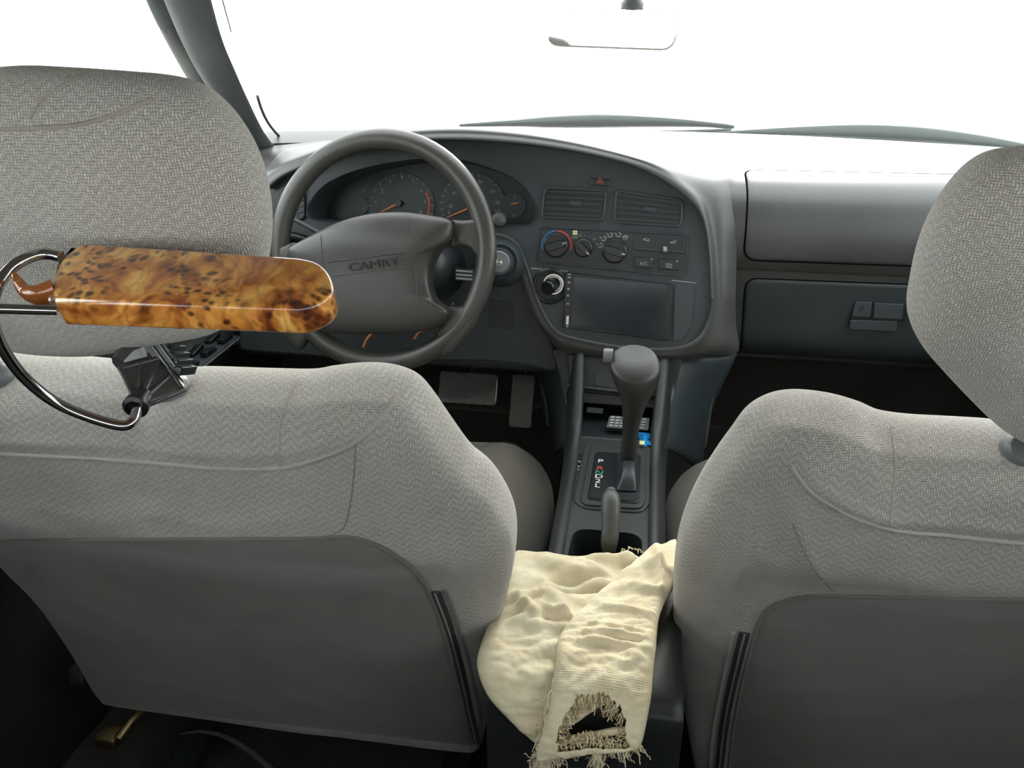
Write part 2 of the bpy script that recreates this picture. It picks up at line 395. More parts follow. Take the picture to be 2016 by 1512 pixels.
M = dict(
    dash=plastic('dash_vinyl', (.050, .051, .048), .42, .25),
    face=plastic('fascia_plastic', (.032, .041, .046), .45, .2),
    dark=plastic('dark_plastic', (.018, .022, .025), .4, .1),
    black=plastic('black_gloss', (.006, .008, .010), .34, 0),
    trim=plastic('pillar_trim', (.10, .11, .112), .6, .3),
    wheel=plastic('wheel_rubber', (.046, .044, .039), .36, .2),
    pad=plastic('airbag_cover', (.036, .035, .032), .36, .3),
    wheel2=plastic('lettering_grey', (.014, .014, .013), .5, 0),
    knob=plastic('shifter_leatherette', (.022, .022, .021), .45, .25),
    lever=plastic('lever_plastic', (.055, .055, .048), .45, .2),
    console=plastic('console_plastic', (.015, .019, .018), .5, .25),
    fab=weave('seat_weave', (.13, .123, .116), (.54, .52, .49)),
    fab2=weave('head_weave', (.19, .18, .168), (.66, .635, .59), cell=.0019, strength=1.0),
    fab3=weave('shaded_panel_cloth', (.078, .075, .07), (.20, .193, .18), cell=.0012, strength=.5),  # finer cloth, its colour darkened for the shade low on the seat backs
    fab4=weave('cushion_cloth', (.075, .068, .056), (.155, .142, .118), cell=.0016, strength=.4),
    seam=plain('seam_thread', (.36, .33, .30), .9), seamd=plain('seam_dark', (.21, .205, .19), .9),
    zipm=plastic('zip_tape', (.045, .05, .052), .5, .2),
    chrome=plain('chrome', (.75, .76, .78), .08, 1), darkchrome=plain('dark_chrome', (.42, .41, .42), .14, 1),
    steel=plain('brushed_steel', (.45, .45, .43), .3, 1),
    rubber=plastic('black_rubber', (.045, .045, .043), .28, .05, coat=.5), bench=plastic('bench_cloth', (.05, .048, .045), .95, .2),
    collar=plastic('grey_collar', (.13, .135, .14), .35, .1),
    wood=burl('burl_veneer'), amber=plain('amber_resin', (.42, .13, .03), .12, 0, Transmission_Weight=.25, Coat_Weight=1.0),
    clear=plain('clear_lacquer_end', (.55, .36, .24), .1, 0, Transmission_Weight=.5, Coat_Weight=1.0),
    cloth=muslin('muslin'), white=plain('white_print', (.62, .64, .62), .6), red=plain('red_print', (.55, .06, .05), .5),
    blue=plain('blue_print', (.02, .16, .34), .5), green=plain('green_print', (.02, .30, .16), .5), orange=plain('orange_needle', (.85, .25, .05), .5),
    grey=plain('grey_print', (.30, .32, .32), .6), bluef=plain('blue_foil', (.01, .20, .50), .25), yellow=plain('yellow_print', (.6, .62, .3), .5),
    gap=plain('shut_gap', (.004, .004, .005), 1.0, 0, Specular_IOR_Level=0.0), airbag=plastic('airbag_door', (.055, .056, .058), .38, .3),
    screen=plastic('screen_glass', (.02, .026, .03), .14, 0), carpet=plastic('carpet', (.045, .042, .038), .95, .9, scale=500),
    roof=plastic('headliner', (.22, .21, .19), .95, .4), door=plastic('door_vinyl', (.018, .02, .02), .5, .25),
    glass=glass('window_glass'), tint=glass('tinted_glass', (.78, .80, .79)), rim=plastic('glare_pale_rim', (.75, .75, .75), .4, 0), mirror=plain('mirror_glass', (.9, .9, .9), .02, 1), paint=plastic('white_paint', (.80, .80, .78), .25, 0),
    ground=plastic('pale_concrete', (.62, .60, .57), .9, .3, scale=30), brass=plain('old_brass', (.40, .30, .16), .45, 1),
    wire=plain('orange_wire', (.45, .17, .05), .6), wiper=plastic('wiper_black', (.015, .03, .025), .4, 0),
    housing=plastic('mirror_housing', (.25, .25, .25), .5, 0), hazard=plain('hazard_red', (.20, .03, .03), .4),
)

# ================================================================== SETTING
X0, X1 = -.75, .75
def quad_slab(name, pts, mat, thick, **k):
    """flat panel through 4 corners with real thickness"""
    a, b, c, d = [V(p) for p in pts]; n = (b-a).cross(d-a).normalized()*thick
    vs = [a, b, c, d, a+n, b+n, c+n, d+n]
    return mesh(name, vs, [(0, 1, 2, 3), (7, 6, 5, 4), (0, 4, 5, 1), (1, 5, 6, 2), (2, 6, 7, 3), (3, 7, 4, 0)], mat, smooth=False)
# road outside and bonnet
struct(quad_slab('ground', [(-30, -20, -.28), (-30, 60, -.28), (30, 60, -.28), (30, -20, -.28)], M['ground'], .05))
# floor with transmission tunnel
fl = []
for y in [-.6, .0, .4, .6, .8, 1.0, 1.3, 1.45, 1.6]:
    zz = 0 if y < 1.3 else (y-1.3)*.9
    row = []
    for x in [-.80, -.70, -.45, -.2, -.13, -.10, -.06, .06, .10, .13, .2, .45, .70, .80]:
        t = max(0, 1-max(0, abs(x)-.08)/.06); t = min(1, t)
        e = .06 if abs(x) > .72 else 0
        hump = .035*math.exp(-((y-.78)/.1)**2)*(1 if .15 < abs(x) < .72 else 0)
        row.append(V((x, y, max(zz, 0)+t*.2+e+hump)))
    fl.append(row)
struct(grid('floor', fl, M['carpet'], thick=.01))
struct(quad_slab('wall_front', [(-.82, 1.58, .0), (.82, 1.58, .0), (.82, 1.66, .83), (-.82, 1.66, .83)], M['carpet'], -.02))
# doors: lower panels, swelling armrest
def doorprof(sx):
    rows = []
    for y in [-.6, .2, .8, 1.0, 1.3, 1.55, 1.68]:
        row = []
        for off, z in [(0, .0), (.0, .2), (-.012, .34), (-.015, .46), (-.065, .50), (-.07, .535), (-.06, .552), (-.015, .56), (-.008, .66), (-.02, .79), (-.02, .835), (.01, .85), (.03, .85), (.03, 0)]:
            row.append(V((sx*(.775+off), y, z)))
        rows.append(row)
    return rows
struct(grid('wall_left', doorprof(-1), M['door'], ang=50))
struct(grid('wall_right', doorprof(1), M['door'], ang=50))
# roof and its side rails
cr = []
for y in [1.06, .98, .6, .2, -.2, -.5]:
    cr.append([V((x, y, 1.245-.07*(x/.66)**4-.05*max(0, y-.7)/.4)) for x in [-.66, -.6, -.45, -.2, 0, .2, .45, .6, .66]])
struct(grid('ceiling', cr, M['roof'], thick=.02))
for sx, nm in ((-1, 'trim_3'), (1, 'trim_4')):
    struct(tube(nm, [(sx*.66, 1.05, 1.18), (sx*.675, .8, 1.19), (sx*.68, .3, 1.175), (sx*.67, -.5, 1.15)], .028, M['trim']))
struct(tube('trim_5', [(-.66, 1.05, 1.185), (-.3, 1.07, 1.21), (0, 1.08, 1.22), (.3, 1.07, 1.21), (.66, 1.05, 1.185)], .022, M['trim']))
for sx, nm in ((-1, 'trim_6'), (1, 'trim_7')):
    struct(tube(nm, [(sx*.75, .30, .83), (sx*.72, .27, 1.0), (sx*.675, .25, 1.17)], .045, M['trim'], flat=.5))
    struct(tube('trim_8' if sx < 0 else 'trim_9', [(sx*.75, -.55, .83), (sx*.72, -.60, 1.0), (sx*.66, -.5, 1.16)], .09, M['trim'], flat=.5))
# unseen rear bench and shelf; bench back raised to shade the lower seat backs
rb = []
for x in [-.80, -.3, .3, .80]:
    rb.append([V((x, y, z)) for y, z in [(.14, .02), (.16, .30), (.12, .36), (-.06, .33), (-.10, .38), (-.17, .70), (-.215, .90), (-.25, .925), (-.30, .91), (-.34, .87), (-1.05, .87), (-1.1, .80), (-1.1, 0)]])
struct(grid('wall_rear', rb, M['bench'], ang=50))
# pillars at the windscreen, left one in view
def pillar(name, L, R, parent=None, mat='trim', deep=.008):
    rows = []
    L = crom(L, 6); R = crom(R, 6)
    for a, b in zip(L, R):
        e = (b-a); back = V((0, .0, 0)); nn = V((0, -1, .25)).normalized(); nn = (nn-e.normalized()*nn.dot(e.normalized())).normalized()
        row = [a-nn*deep, a, a+e*.12+nn*.012, a+e*.35+nn*.019, a+e*.65+nn*.017, a+e*.9+nn*.006, b, b-nn*deep]
        rows.append(row)
    return grid(name, rows, M[mat], parent, ang=70, closed_u=True, caps=True)
def pxs(pts, ys): return [at_y(px, py, y) for (px, py), y in zip(pts, ys)]
ysP = [1.08, 1.17, 1.28, 1.38, 1.48, 1.55]
Rp = pxs([(380, -90), (402, -30), (432, 75), (459, 140), (487, 202), (515, 258), (545, 300)], [1.02]+ysP)
Lp = pxs([(285, -90), (310, -30), (352, 70), (388, 140), (430, 205), (470, 270), (500, 330)], [1.02]+ysP)
struct(pillar('trim_1', Lp, Rp))
struct(pillar('trim_2', [V((-p.x+.02, p.y, p.z)) for p in Rp], [V((-p.x+.02, p.y, p.z)) for p in Lp]))
# window frame of the driver door, just outside the pillar
Lf = pxs([(250, -90), (278, -30), (300, 25), (335, 95), (372, 160), (420, 240), (470, 330)], [1.07, 1.13, 1.18, 1.26, 1.37, 1.50, 1.60])
Rf = pxs([(295, -90), (325, -30), (350, 30), (386, 100), (422, 165), (465, 240), (505, 330)], [1.07, 1.13, 1.18, 1.26, 1.37, 1.50, 1.60])
struct(pillar('trim_10', Lf, Rf, mat='door', deep=.012))
# glass
def ybase(x): return 1.74-.13*(abs(x)/.7)**2
gl = []
for i in range(9):
    t = i/8; row = []
    for j in range(13):
        x = -.72+1.44*j/12; xx = x*(1-.09*t)
        row.append(V((xx, ybase(x)+.015-(.66)*t+.05*t*(1-t), .852+.33*t)))
    gl.append(row)
struct(grid('window_1', gl, M['glass']))
struct(tube('trim_11', crom([at_y(px, py, y) for px, py, y in [(507, 190, 1.44), (515, 215, 1.48), (527, 240, 1.52), (545, 263, 1.57), (566, 279, 1.615), (600, 279, 1.63), (650, 275, 1.645), (720, 268, 1.66)]], 5), .0028, M['black']))
struct(tube('trim_12', crom([at_y(px, py, y) for px, py, y in [(438, 0, 1.24), (446, 30, 1.27), (455, 62, 1.30)]], 5), .0012, M['housing']))
for sx, nm in ((-1, 'window_2'), (1, 'window_3')):
    struct(quad_slab(nm, [(sx*.765, -.5, .84), (sx*.765, 1.6, .84), (sx*.69, 1.2, 1.14), (sx*.68, -.5, 1.16)], M['tint' if 0 else 'glass'], .002))
bpy.data.objects['window_2'].data.name = 'side_glass'
struct(grid('window_4', [[V((x, -1.05, .87)) for x in (-.6, 0, .6)], [V((x, -.52, 1.20)) for x in (-.58, 0, .58)]], M['tint']))

# bonnet, wipers, mirror
bon = []
for y in [1.86, 2.1, 2.5, 2.9, 3.15]:
    bon.append([V((x, y, .845-.10*((y-1.8)/1.3)**2-.09*(x/.75)**4)) for x in [-.78, -.6, -.3, 0, .3, .6, .78]])
struct(grid('bonnet', bon, M['paint'], thick=.01))
wp = thing('windscreen_wiper', 'dark wiper with long thin tip lying across middle of windscreen base', 'wiper', at_y(1445, 250, 1.80), 'wipers along the windscreen base')
tube('blade', [at_y(px, py, 1.80) for px, py in crom([(905, 247), (1000, 243), (1100, 240), (1200, 238), (1300, 240), (1380, 244), (1445, 250)], 4)],
     [.003, .004, .005, .006, .007, .008, .010, .012, .013, .014, .0145, .015, .0145, .014, .013, .012, .011, .010, .009, .008, .007, .006, .006, .005, .004][:25], M['wiper'], wp, n=8, flat=.9)
tube('arm', [at_y(px, py, 1.79) for px, py in crom([(1060, 262), (1200, 261), (1330, 260), (1440, 256)], 4)], .0035, M['wiper'], wp, n=8)
wp = thing('windscreen_wiper', 'broad dark wiper behind the passenger side of dashboard', 'wiper', at_y(2016, 290, 1.80), 'wipers along the windscreen base')
pp = [at_y(px, py, 1.78) for px, py in crom([(1405, 262), (1500, 261), (1600, 261), (1700, 262), (1800, 267), (1900, 276), (2000, 288), (2080, 300)], 4)]
tube('blade', pp, [.002+.0165*sin(pi*min(1, (i+.5)/len(pp)))**1.3 for i in range(len(pp))], M['wiper'], wp, n=10)
tube('arm', [at_y(px, py, 1.765) for px, py in crom([(1550, 268), (1700, 272), (1850, 281), (2040, 300)], 4)], .003, M['wiper'], wp, n=8)

mr = thing('rear_view_mirror', 'rear-view mirror bleached by glare, hanging at top of windscreen', 'mirror', (.05, 1.10, 1.10))
c = at_y(1206, 57, 1.12); MP = Plane(c, (1, -.085, 0), (0, .014, 1))
hw = at_y(1341, 57, 1.12).x-c.x; hh = at_y(1206, 12, 1.12).z-c.z
ot = rpoly([V((-hw, -hh*.8)), V((hw*.93, -hh*.95)), V((hw, hh*.9)), V((-hw*.95, hh))], .018)
pillow('housing', MP, ot, M['rim'], mr, .006, .03, ex=3.5, rings=5)  # housing coloured pale to stand for the glare washing over it
slab('mirror_glass', MP, inset(clean(ot), .0015), M['mirror'], mr, d=.0085, depth=.003, bev=.0008, r=0, px=False)
tube('stalk', [at_y(1243, 8, 1.13), at_y(1245, -20, 1.12), V((.06, 1.09, 1.20))], .007, M['housing'], mr)
dome('collar', at_y(1245, 6, 1.115), (0, -.3, 1), [(.014, -.004), (.014, .0), (.009, .006), (.008, .012)], M['collar'], mr)

# ================================================================== SEATS
def ridges(prof, spec):
    out = []
    for px, amp, wd in spec:
        q = [prof.uvo(p[0], p[1], .052) for p in px]; xs_ = [a.x for a in q]; ss_ = [a.y for a in q]
        out.append((q, amp, wd, min(xs_)-3*wd, max(xs_)+3*wd, min(ss_)-3*wd, max(ss_)+3*wd))
    def f(x, s):
        h = 0; p = V((x, s))
        for q, amp, wd, a0, a1, b0, b1 in out:
            if not (a0 < x < a1 and b0 < s < b1): continue
            d = 9
            for A, B in zip(q, q[1:]):
                e = B-A; t = max(0, min(1, (p-A).dot(e)/e.length_squared)); d = min(d, (p-(A+e*t)).length)
            h += amp*math.exp(-(d/wd)**2)
        return h
    return f
def mirror_out(half, cx, flare=0):
    """half outline (top centre -> bottom centre) to closed outline"""
    h = [V((a.x, a.y)) for a in half]; h[0].x = cx; h[-1].x = cx
    return h+[V((2*cx-a.x-flare*max(0, min(1, (a.y-.35)/.25)), a.y)) for a in reversed(h[1:-1])]
def snapped_tube(name, T, px, r, mat, parent, off=0, n=6, flat=1, up=None, sub=6, rr=None):
    P = [snap(T, q.x, q.y, off) for q in crom(px, sub)]
    # drop jumps where the line leaves the surface
    Q = [P[0]]
    for p in P[1:]:
        if (p-Q[-1]).length < .12 and (p-Q[-1]).length > 1e-4: Q.append(p)
    return tube(name, Q, r, mat, parent, n=n, flat=flat, up=up)
def patch(name, T, left, right, mat, parent, off=.002, nu=26, sub=5, taper=True, S_=None):
    """cloth panel laid over a surface; left / right are lists of pixels for each row from top to bottom"""
    L, R = crom(left, sub), crom(right, sub); rows = []; uv = []
    for i, (a, b) in enumerate(zip(L, R)):
        row = []; ur = []
        while a.x < b.x-50 and T.ray_cast(CAM, ray(a.x, a.y).normalized())[0] is None: a = a+(b-a).normalized()*3
        for j in range(nu+1):
            q = a+(b-a)*(j/nu)
            e = min(j, nu-j, i*1.5, (len(L)-1-i)*1.5)
            o = off if e > 0 else .0005
            p = snap(T, q.x, q.y, o); row.append(p); ur.append(V((p.x, p.z)))
        rows.append(row); uv.append(ur)
    return grid(name, rows, mat, parent, 70, uvs=uv)

def seat(kind, prof, headprof, half_px, cx, cxh, head_px, deform, collar_px):
    loc = V((cx, prof.P[-1].x, 0))
    t = thing('front_seat', kind[0], 'seat', loc, 'front seats seen from behind')
    o = mirror_out([prof.uv(*q) for q in half_px], cx, .03 if cx < 0 else 0)
    o = [V((a.x, a.y)) for a in crom(o, 5, closed=True)]
    cen = V((cx, prof.L*.5))
    back = pillow('backrest', prof, o, M['fab'], t, .05, .085, ex=3.4, rings=64, deform=deform, ctr=cen)
    ho = head_px if isinstance(head_px[0], V) else [headprof.uv(*q) for q in head_px]
    ho = crom(ho, 6, closed=True)
    head = pillow('headrest', headprof, ho, M['fab2'], t, .045, .06, ex=2.3, rings=16)
    return t, back, head, bvh_of(back), bvh_of(head)

DP = Profile([(.555, .88), (.565, .83), (.60, .74), (.64, .64), (.68, .54), (.715, .44), (.74, .34), (.755, .25), (.765, .18)])
HP = Profile([(.475, 1.12), (.50, 1.02), (.525, .92), (.545, .83)])
half = [(165, 777), (350, 779), (500, 784), (590, 786), (635, 779), (690, 773), (740, 773), (785, 782), (820, 800), (850, 835), (882, 880), (928, 940), (970, 975), (1000, 1020),
        (1013, 1060), (1011, 1110), (995, 1180), (975, 1260), (962, 1340), (956, 1400), (950, 1450), (915, 1456), (700, 1430), (565, 1415)]
dr = ridges(DP, [([(-200, 888), (0, 893), (150, 901), (300, 911), (450, 924), (560, 920), (640, 900), (700, 872), (745, 830)], .0045, .007),
                 ([(720, 900), (760, 990), (800, 1080)], .004, .010), ([(585, 790), (560, 850), (552, 910)], .002, .006),
                 ([(300, 1010), (450, 1030), (600, 1020)], .003, .012), ([(880, 1010), (860, 1070), (880, 1130)], .004, .012), ([(60, 1000), (200, 1020), (330, 1000)], .002, .01)])
def dzp(x, s, r, side):
    if side <= 0: return 0
    k = s-.0
    f = 0
    f += .010*math.exp(-((s-.235)/.035)**2)              # the roll across the shoulders
    f -= .010*math.exp(-((s-.33)/.05)**2)
    f += dr(x, s)
    f += .004*noise.noise(V((x*6, s*9, 1.3)))+.0022*noise.noise(V((x*15, s*26, 4.3)))
    return f*(1-r**6)
head = [(-330, 420), (-300, 300), (-220, 210), (-110, 155), (0, 138), (110, 141), (230, 149), (320, 158), (385, 178), (440, 222), (485, 285), (512, 350), (526, 420), (526, 490), (514, 550), (486, 605), (440, 642),
        (380, 658), (300, 672), (200, 688), (90, 686), (0, 672), (-120, 655), (-230, 620), (-300, 540)]
ds, dback, dhead, dT, dhT = seat(('grey woven driver seat with wooden paddle clamped below headrest',), DP, HP, half, -.385, -.385, head, dzp, None)
# seams, panel and zips on the driver seat
snapped_tube('seam', dT, [(-60, 890), (0, 893), (150, 901), (300, 911), (450, 924), (560, 920), (640, 900), (700, 872), (745, 830), (785, 775)], .0022, M['seam'], ds, off=-.0004)
snapped_tube('seam', dT, [(585, 748), (560, 800), (548, 860), (552, 918)], .0014, M['seam'], ds, off=-.0004)
snapped_tube('seam', dT, [(700, 872), (697, 930), (690, 990), (678, 1036), (655, 1052)], .0008, M['seamd'], ds, off=-.0002)
patch('rear_panel', dT, [(-260, 1062), (-260, 1100), (-260, 1150), (-260, 1205), (-260, 1255), (-260, 1300), (-260, 1334)],
      [(700, 1058), (785, 1095), (838, 1150), (868, 1220), (893, 1300), (915, 1392), (930, 1468)], M['fab3'], ds, off=.0022, nu=70, sub=9)
zp = [(857, 1163), (880, 1225), (903, 1305), (921, 1390), (936, 1462)]
snapped_tube('panel_seam', dT, [(30, 1062), (150, 1061), (400, 1060), (600, 1059), (700, 1058), (785, 1095), (838, 1150), (868, 1220), (893, 1300)], .0022, M['fab3'], ds, off=.0008)
z = snapped_tube('zip', dT, zp, .0062, M['zipm'], ds, off=.001, flat=.3, up=V((0, -1, .2)))
snapped_tube('zip_teeth', dT, zp, .0012, M['seamd'], z, off=.0036)
snapped_tube('piping', dT, [(876, 1160), (899, 1222), (921, 1300), (938, 1380), (948, 1440)], .0022, M['fab3'], ds, off=.0006)
snapped_tube('piping', dT, [(838, 1165), (862, 1225), (884, 1305), (902, 1390), (915, 1458)], .0018, M['fab3'], ds, off=.0004)
snapped_tube('seam', dhT, [(-200, 262), (-60, 256), (60, 253), (150, 246), (220, 228), (300, 196)], .0016, M['seam'], ds, off=-.0002)
snapped_tube('seam', dhT, [(60, 232), (80, 200), (120, 172), (165, 148)], .0010, M['seam'], ds, off=-.0002)
# hem tag and recliner hinge
dome('hinge_cover', at_y(148, 1335, .76), (-1, -.5, 0), [(.001, .012), (.012, .010), (.018, .004), (.020, 0), (.020, -.015)], M['console'], ds, seg=20)
for px, py in ((336, 768), (-16, 742)):
    P = snap(dT, px, py, .002); n = V((0, -.75, .66))
    co = dome('post_collar', P, n, [(.001, .008), (.008, .008), (.012, .007), (.0145, .003), (.0155, -.003), (.015, -.010)], M['collar'], ds, seg=26, up=V((1, 0, 0)), lobes=lambda a, h: 1+.28*abs(cos(2*pi*(a-.0))) )
    tube('headrest_post', [P-n*.01, P+V((0, .0, .03)), P+V((0, -.0, .09))], .0055, M['steel'], ds)

# passenger seat: a little further forward
PP = Profile([(.60, .86), (.61, .80), (.645, .71), (.685, .61), (.725, .51), (.76, .41), (.785, .31), (.80, .22), (.81, .15)])
PH = Profile([(.545, 1.08), (.57, .98), (.595, .88), (.61, .80)])
halfp = [(2260, 898), (2016, 894), (1960, 890), (1880, 885), (1800, 880), (1735, 870), (1690, 850), (1630, 831), (1565, 822), (1520, 826), (1486, 840), (1460, 860), (1434, 895), (1404, 935), (1372, 985),
         (1346, 1040), (1330, 1100), (1325, 1180), (1331, 1270), (1343, 1360), (1356, 1440), (1372, 1520), (1390, 1600), (1450, 1640), (1900, 1640)]
headp = [(1789, 620), (1796, 560), (1810, 500), (1834, 440), (1868, 385), (1908, 340), (1955, 312), (2016, 301), (2120, 290), (2250, 290), (2370, 320), (2460, 400), (2500, 500), (2510, 620), (2480, 740), (2400, 830), (2280, 880), (2130, 890), (2040, 872), (2000, 856),
         (1950, 822), (1895, 768), (1845, 714), (1808, 668)]
pr = ridges(PP, [([(1558, 918), (1578, 948), (1610, 980), (1680, 1018), (1760, 1044), (1880, 1056), (2016, 1070), (2250, 1085), (2600, 1075), (2740, 1040)], .0045, .007),
                 ([(1478, 1045), (1484, 1080), (1452, 1150), (1428, 1200)], .005, .006), ([(1490, 1080), (1482, 1150), (1478, 1225)], .004, .005),
                 ([(1484, 1080), (1530, 1125), (1560, 1160), (1600, 1168)], .003, .006), ([(1560, 1020), (1590, 1090), (1630, 1150)], .0035, .006),
                 ([(1400, 1240), (1410, 1180), (1440, 1120)], .004, .010), ([(1440, 900), (1500, 960), (1560, 1000)], .002, .012)])
def pzp(x, s, r, side):
    if side <= 0: return 0
    f = .009*math.exp(-((s-.20)/.035)**2)-.010*math.exp(-((s-.29)/.05)**2)
    f += pr(x, s)+.004*noise.noise(V((x*6+9, s*9, 2.3)))+.0025*noise.noise(V((x*15, s*26, 8.3)))
    return f*(1-r**6)
ps, pback, phead, pT, phT = seat(('grey woven passenger seat with worn pale creases, beside the cream cloth',), PP, PH, halfp, .395, .395, headp, pzp, None)
snapped_tube('seam', pT, [(1558, 918), (1578, 948), (1610, 980), (1680, 1018), (1760, 1044), (1880, 1056), (2016, 1070), (2250, 1085), (2600, 1075), (2740, 1040)], .0022, M['seam'], ps, off=-.0004)
snapped_tube('seam', pT, [(1755, 840), (1762, 900), (1760, 960), (1752, 1035)], .0014, M['seam'], ps, off=-.0006)
snapped_tube('seam', pT, [(1560, 1030), (1580, 1080), (1605, 1125), (1640, 1165)], .0008, M['seamd'], ps, off=-.0004)
patch('rear_panel', pT, [(1590, 1172), (1520, 1192), (1494, 1225), (1482, 1262), (1462, 1340), (1446, 1420), (1434, 1530)],
      [(2780, 1185), (2860, 1215), (2900, 1250), (2900, 1290), (2890, 1360), (2880, 1440), (2860, 1540)], M['fab3'], ps, off=.0022, nu=70, sub=9)
zp = [(1466, 1244), (1452, 1300), (1436, 1370), (1424, 1440), (1414, 1530)]
snapped_tube('panel_seam', pT, [(2250, 1182), (1900, 1176), (1700, 1172), (1590, 1172), (1520, 1192), (1494, 1225), (1482, 1262), (1462, 1340), (1446, 1420), (1434, 1520)], .0022, M['fab3'], ps, off=.0008)
z = snapped_tube('zip', pT, zp, .0062, M['zipm'], ps, off=.001, flat=.3, up=V((0, -1, .2)))
snapped_tube('zip_teeth', pT, zp, .0012, M['seamd'], z, off=.0036)
snapped_tube('piping', pT, [(1444, 1244), (1430, 1300), (1416, 1370), (1404, 1440), (1396, 1530)], .0026, M['fab'], ps, off=.0006)
for px, py in ((2022, 890), (2350, 892)):
  P = snap(pT, px, py, .002); n = V((0, -.75, .66))
  dome('post_collar', P, n, [(.001, .008), (.008, .008), (.012, .007), (.0145, .003), (.0155, -.003), (.015, -.010)], M['collar'], ps, seg=26, up=V((1, 0, 0)), lobes=lambda a, h: 1+.28*abs(cos(2*pi*a)))
  tube('headrest_post', [P-n*.01, P+V((0, 0, .03)), P+V((0, 0, .08))], .0055, M['steel'], ps)

# seat cushions (parts of their seats)
def cushion(t, cx, y0, y1, z0, w2, side):
    S2 = Plane((cx, (y0+y1)/2, z0), (1, 0, 0), (0, cos(.12), sin(.12)))
    L = (y1-y0)/2
    o = rpoly([V((-w2*.92, -L)), V((w2*.92, -L)), V((w2, L*.55)), V((w2*.86, L)), V((-w2*.86, L)), V((-w2, L*.55))], .07, 8)
    def df(x, s, r, sd):
        return 0 if sd <= 0 else .022*math.exp(-((abs(x)-w2*.72)/.055)**2)*(1-r**8)
    return pillow('cushion', S2, crom(o, 2, closed=True), M['fab4'], t, .07, .10, ex=3.2, rings=12, deform=df)
cushion(ds, -.385, .80, 1.24, .332, .312, 1)
cushion(ps, .395, .84, 1.25, .332, .298, -1)
# runners under the driver seat
for sx in (-.20, .20):
    r = box('seat_rail', (-.385+sx, .95, .075), (.04, .50, .03), M['dark'], ds, .004)
bk = tube('rail_bracket', [at_z(232, 1455, .115), at_z(262, 1415, .125), at_z(285, 1395, .14)], .007, M['brass'], ds, n=8)
box('rail_foot', at_z(216, 1452, .10), (.035, .03, .022), M['brass'], ds, .004)
tube('floor_rail_cover', crom([at_z(px, py, .105) for px, py in [(355, 1445), (395, 1440), (440, 1448), (480, 1470), (520, 1500), (560, 1540)]], 5), [.003+.006*min(1, i/12) for i in range(26)], M['collar'], ds, n=8, flat=.5)

# ================================================================== DASHBOARD
db = thing('dashboard', 'long grey moulded dashboard below the windscreen with gauges and glovebox', 'dashboard', (0, 1.5, .5))
def pz(py, y, px=1650): p = at_y(px, py, y); return (p.y, p.z)
PD = Profile([(1.745, .850), (1.715, .858), pz(287, 1.66), pz(300, 1.58), pz(318, 1.50), pz(334, 1.43), pz(350, 1.385), pz(375, 1.350), pz(410, 1.328), pz(465, 1.316), pz(512, 1.318), pz(535, 1.328), pz(548, 1.334), pz(620, 1.345), pz(688, 1.36), pz(712, 1.42)], 6)
DDp = [(1.745, .850), (1.715, .858), pz(287, 1.66), (1.58, .857), (1.52, .855), (1.48, .85), (1.46, .83), (1.45, .80), (1.45, .76), (1.45, .72), (1.45, .70), (1.45, .68), (1.45, .66), (1.45, .62), (1.45, .58), (1.47, .56)]
DD = Profile(DDp, 6)
rows = []
xs = [-.745, -.70, -.6, -.5, -.4, -.3, -.2, -.1, 0, .06, .10, .125, .15, .18, .22, .3, .4, .5, .6, .68, .715, .745]
for x in xs:
    t = min(1, max(0, (x-.10)/.05)); t = t*t*(3-2*t); row = []
    for i in range(len(PD.P)):
        p = DD.P[i]*(1-t)+PD.P[i]*t; y, zz = p
        yb = ybase(x)-.012
        if y > yb-.0: y = yb+(y-yb)*.05
        row.append(V((x, y, zz-.012*max(0, (abs(x)-.6)/.15)**2)))
    rows.append(row)
grid('dash_shell', rows, M['dash'], db, ang=60)
grid('windscreen_ledge', [[V((x, ybase(x)-a, b)) for a, b in ((.0, .85), (.002, .866), (.01, .8695), (.02, .868), (.05, .861), (.07, .855))] for x in [-.72+.06*i for i in range(25)]], M['dash'], db)

class Sheet:
    """adapter: panels drawn on the passenger face in (x, arc length) coordinates"""
    def __init__(s, P): s.P = P
    def uv(s, px, py, d=0): return s.P.uv(px, py)
    def q(s, pts, d=0): return [s.P.uv(*a) for a in pts]
    def w(s, a, b, d=0): return s.P.w(a, b, d)
SH = Sheet(PD)
def sheet_panel(name, pts, r, d, mat, parent, nu=30, nv=22, back=.008, gap=.0016):
    """rounded rectangular panel that follows the curved face; returns its root plus the dark shut line round it"""
    q = SH.q(pts); a, b, c, e = q                  # tl tr br bl
    def P(u, v, dd):
        p = (a*(1-u)+b*u)*(1-v)+(e*(1-u)+c*u)*v; return SH.w(p.x, p.y, dd)
    W = ((b-a).length+(c-e).length)/2; H = ((e-a).length+(c-b).length)/2
    def lim(v):      # corner rounding
        y = min(v, 1-v)*H
        return 0 if y >= r else (r-math.sqrt(max(0, r*r-(r-y)**2)))/W
    rows = []
    vs_ = [0]+[.5-.5*cos(pi*(k)/(nv)) for k in range(1, nv)]+[1]
    for v in vs_:
        l = lim(v); row = [P(l, v, d-back)]
        for k in range(nu+1):
            u = l+(1-2*l)*(.5-.5*cos(pi*k/nu)); ed = min((u-l)*W, (1-l-u)*W, v*H, (1-v)*H)
            row.append(P(u, v, d-.0022*max(0, 1-ed/.0025)))
        row.append(P(1-l, v, d-back)); rows.append(row)
    o = grid(name, rows, mat, parent, 50)
    line = [P(lim(v), v, 0) for v in vs_]+[P(1-lim(v), v, 0) for v in reversed(vs_)]
    tube('shut_line', line, gap, M['gap'], o, n=6, closed=True, flat=.9)
    return o
sheet_panel('airbag_cover', [(1464, 335), (2060, 348), (2060, 533), (1462, 512)], .022, .0015, M['airbag'], db)
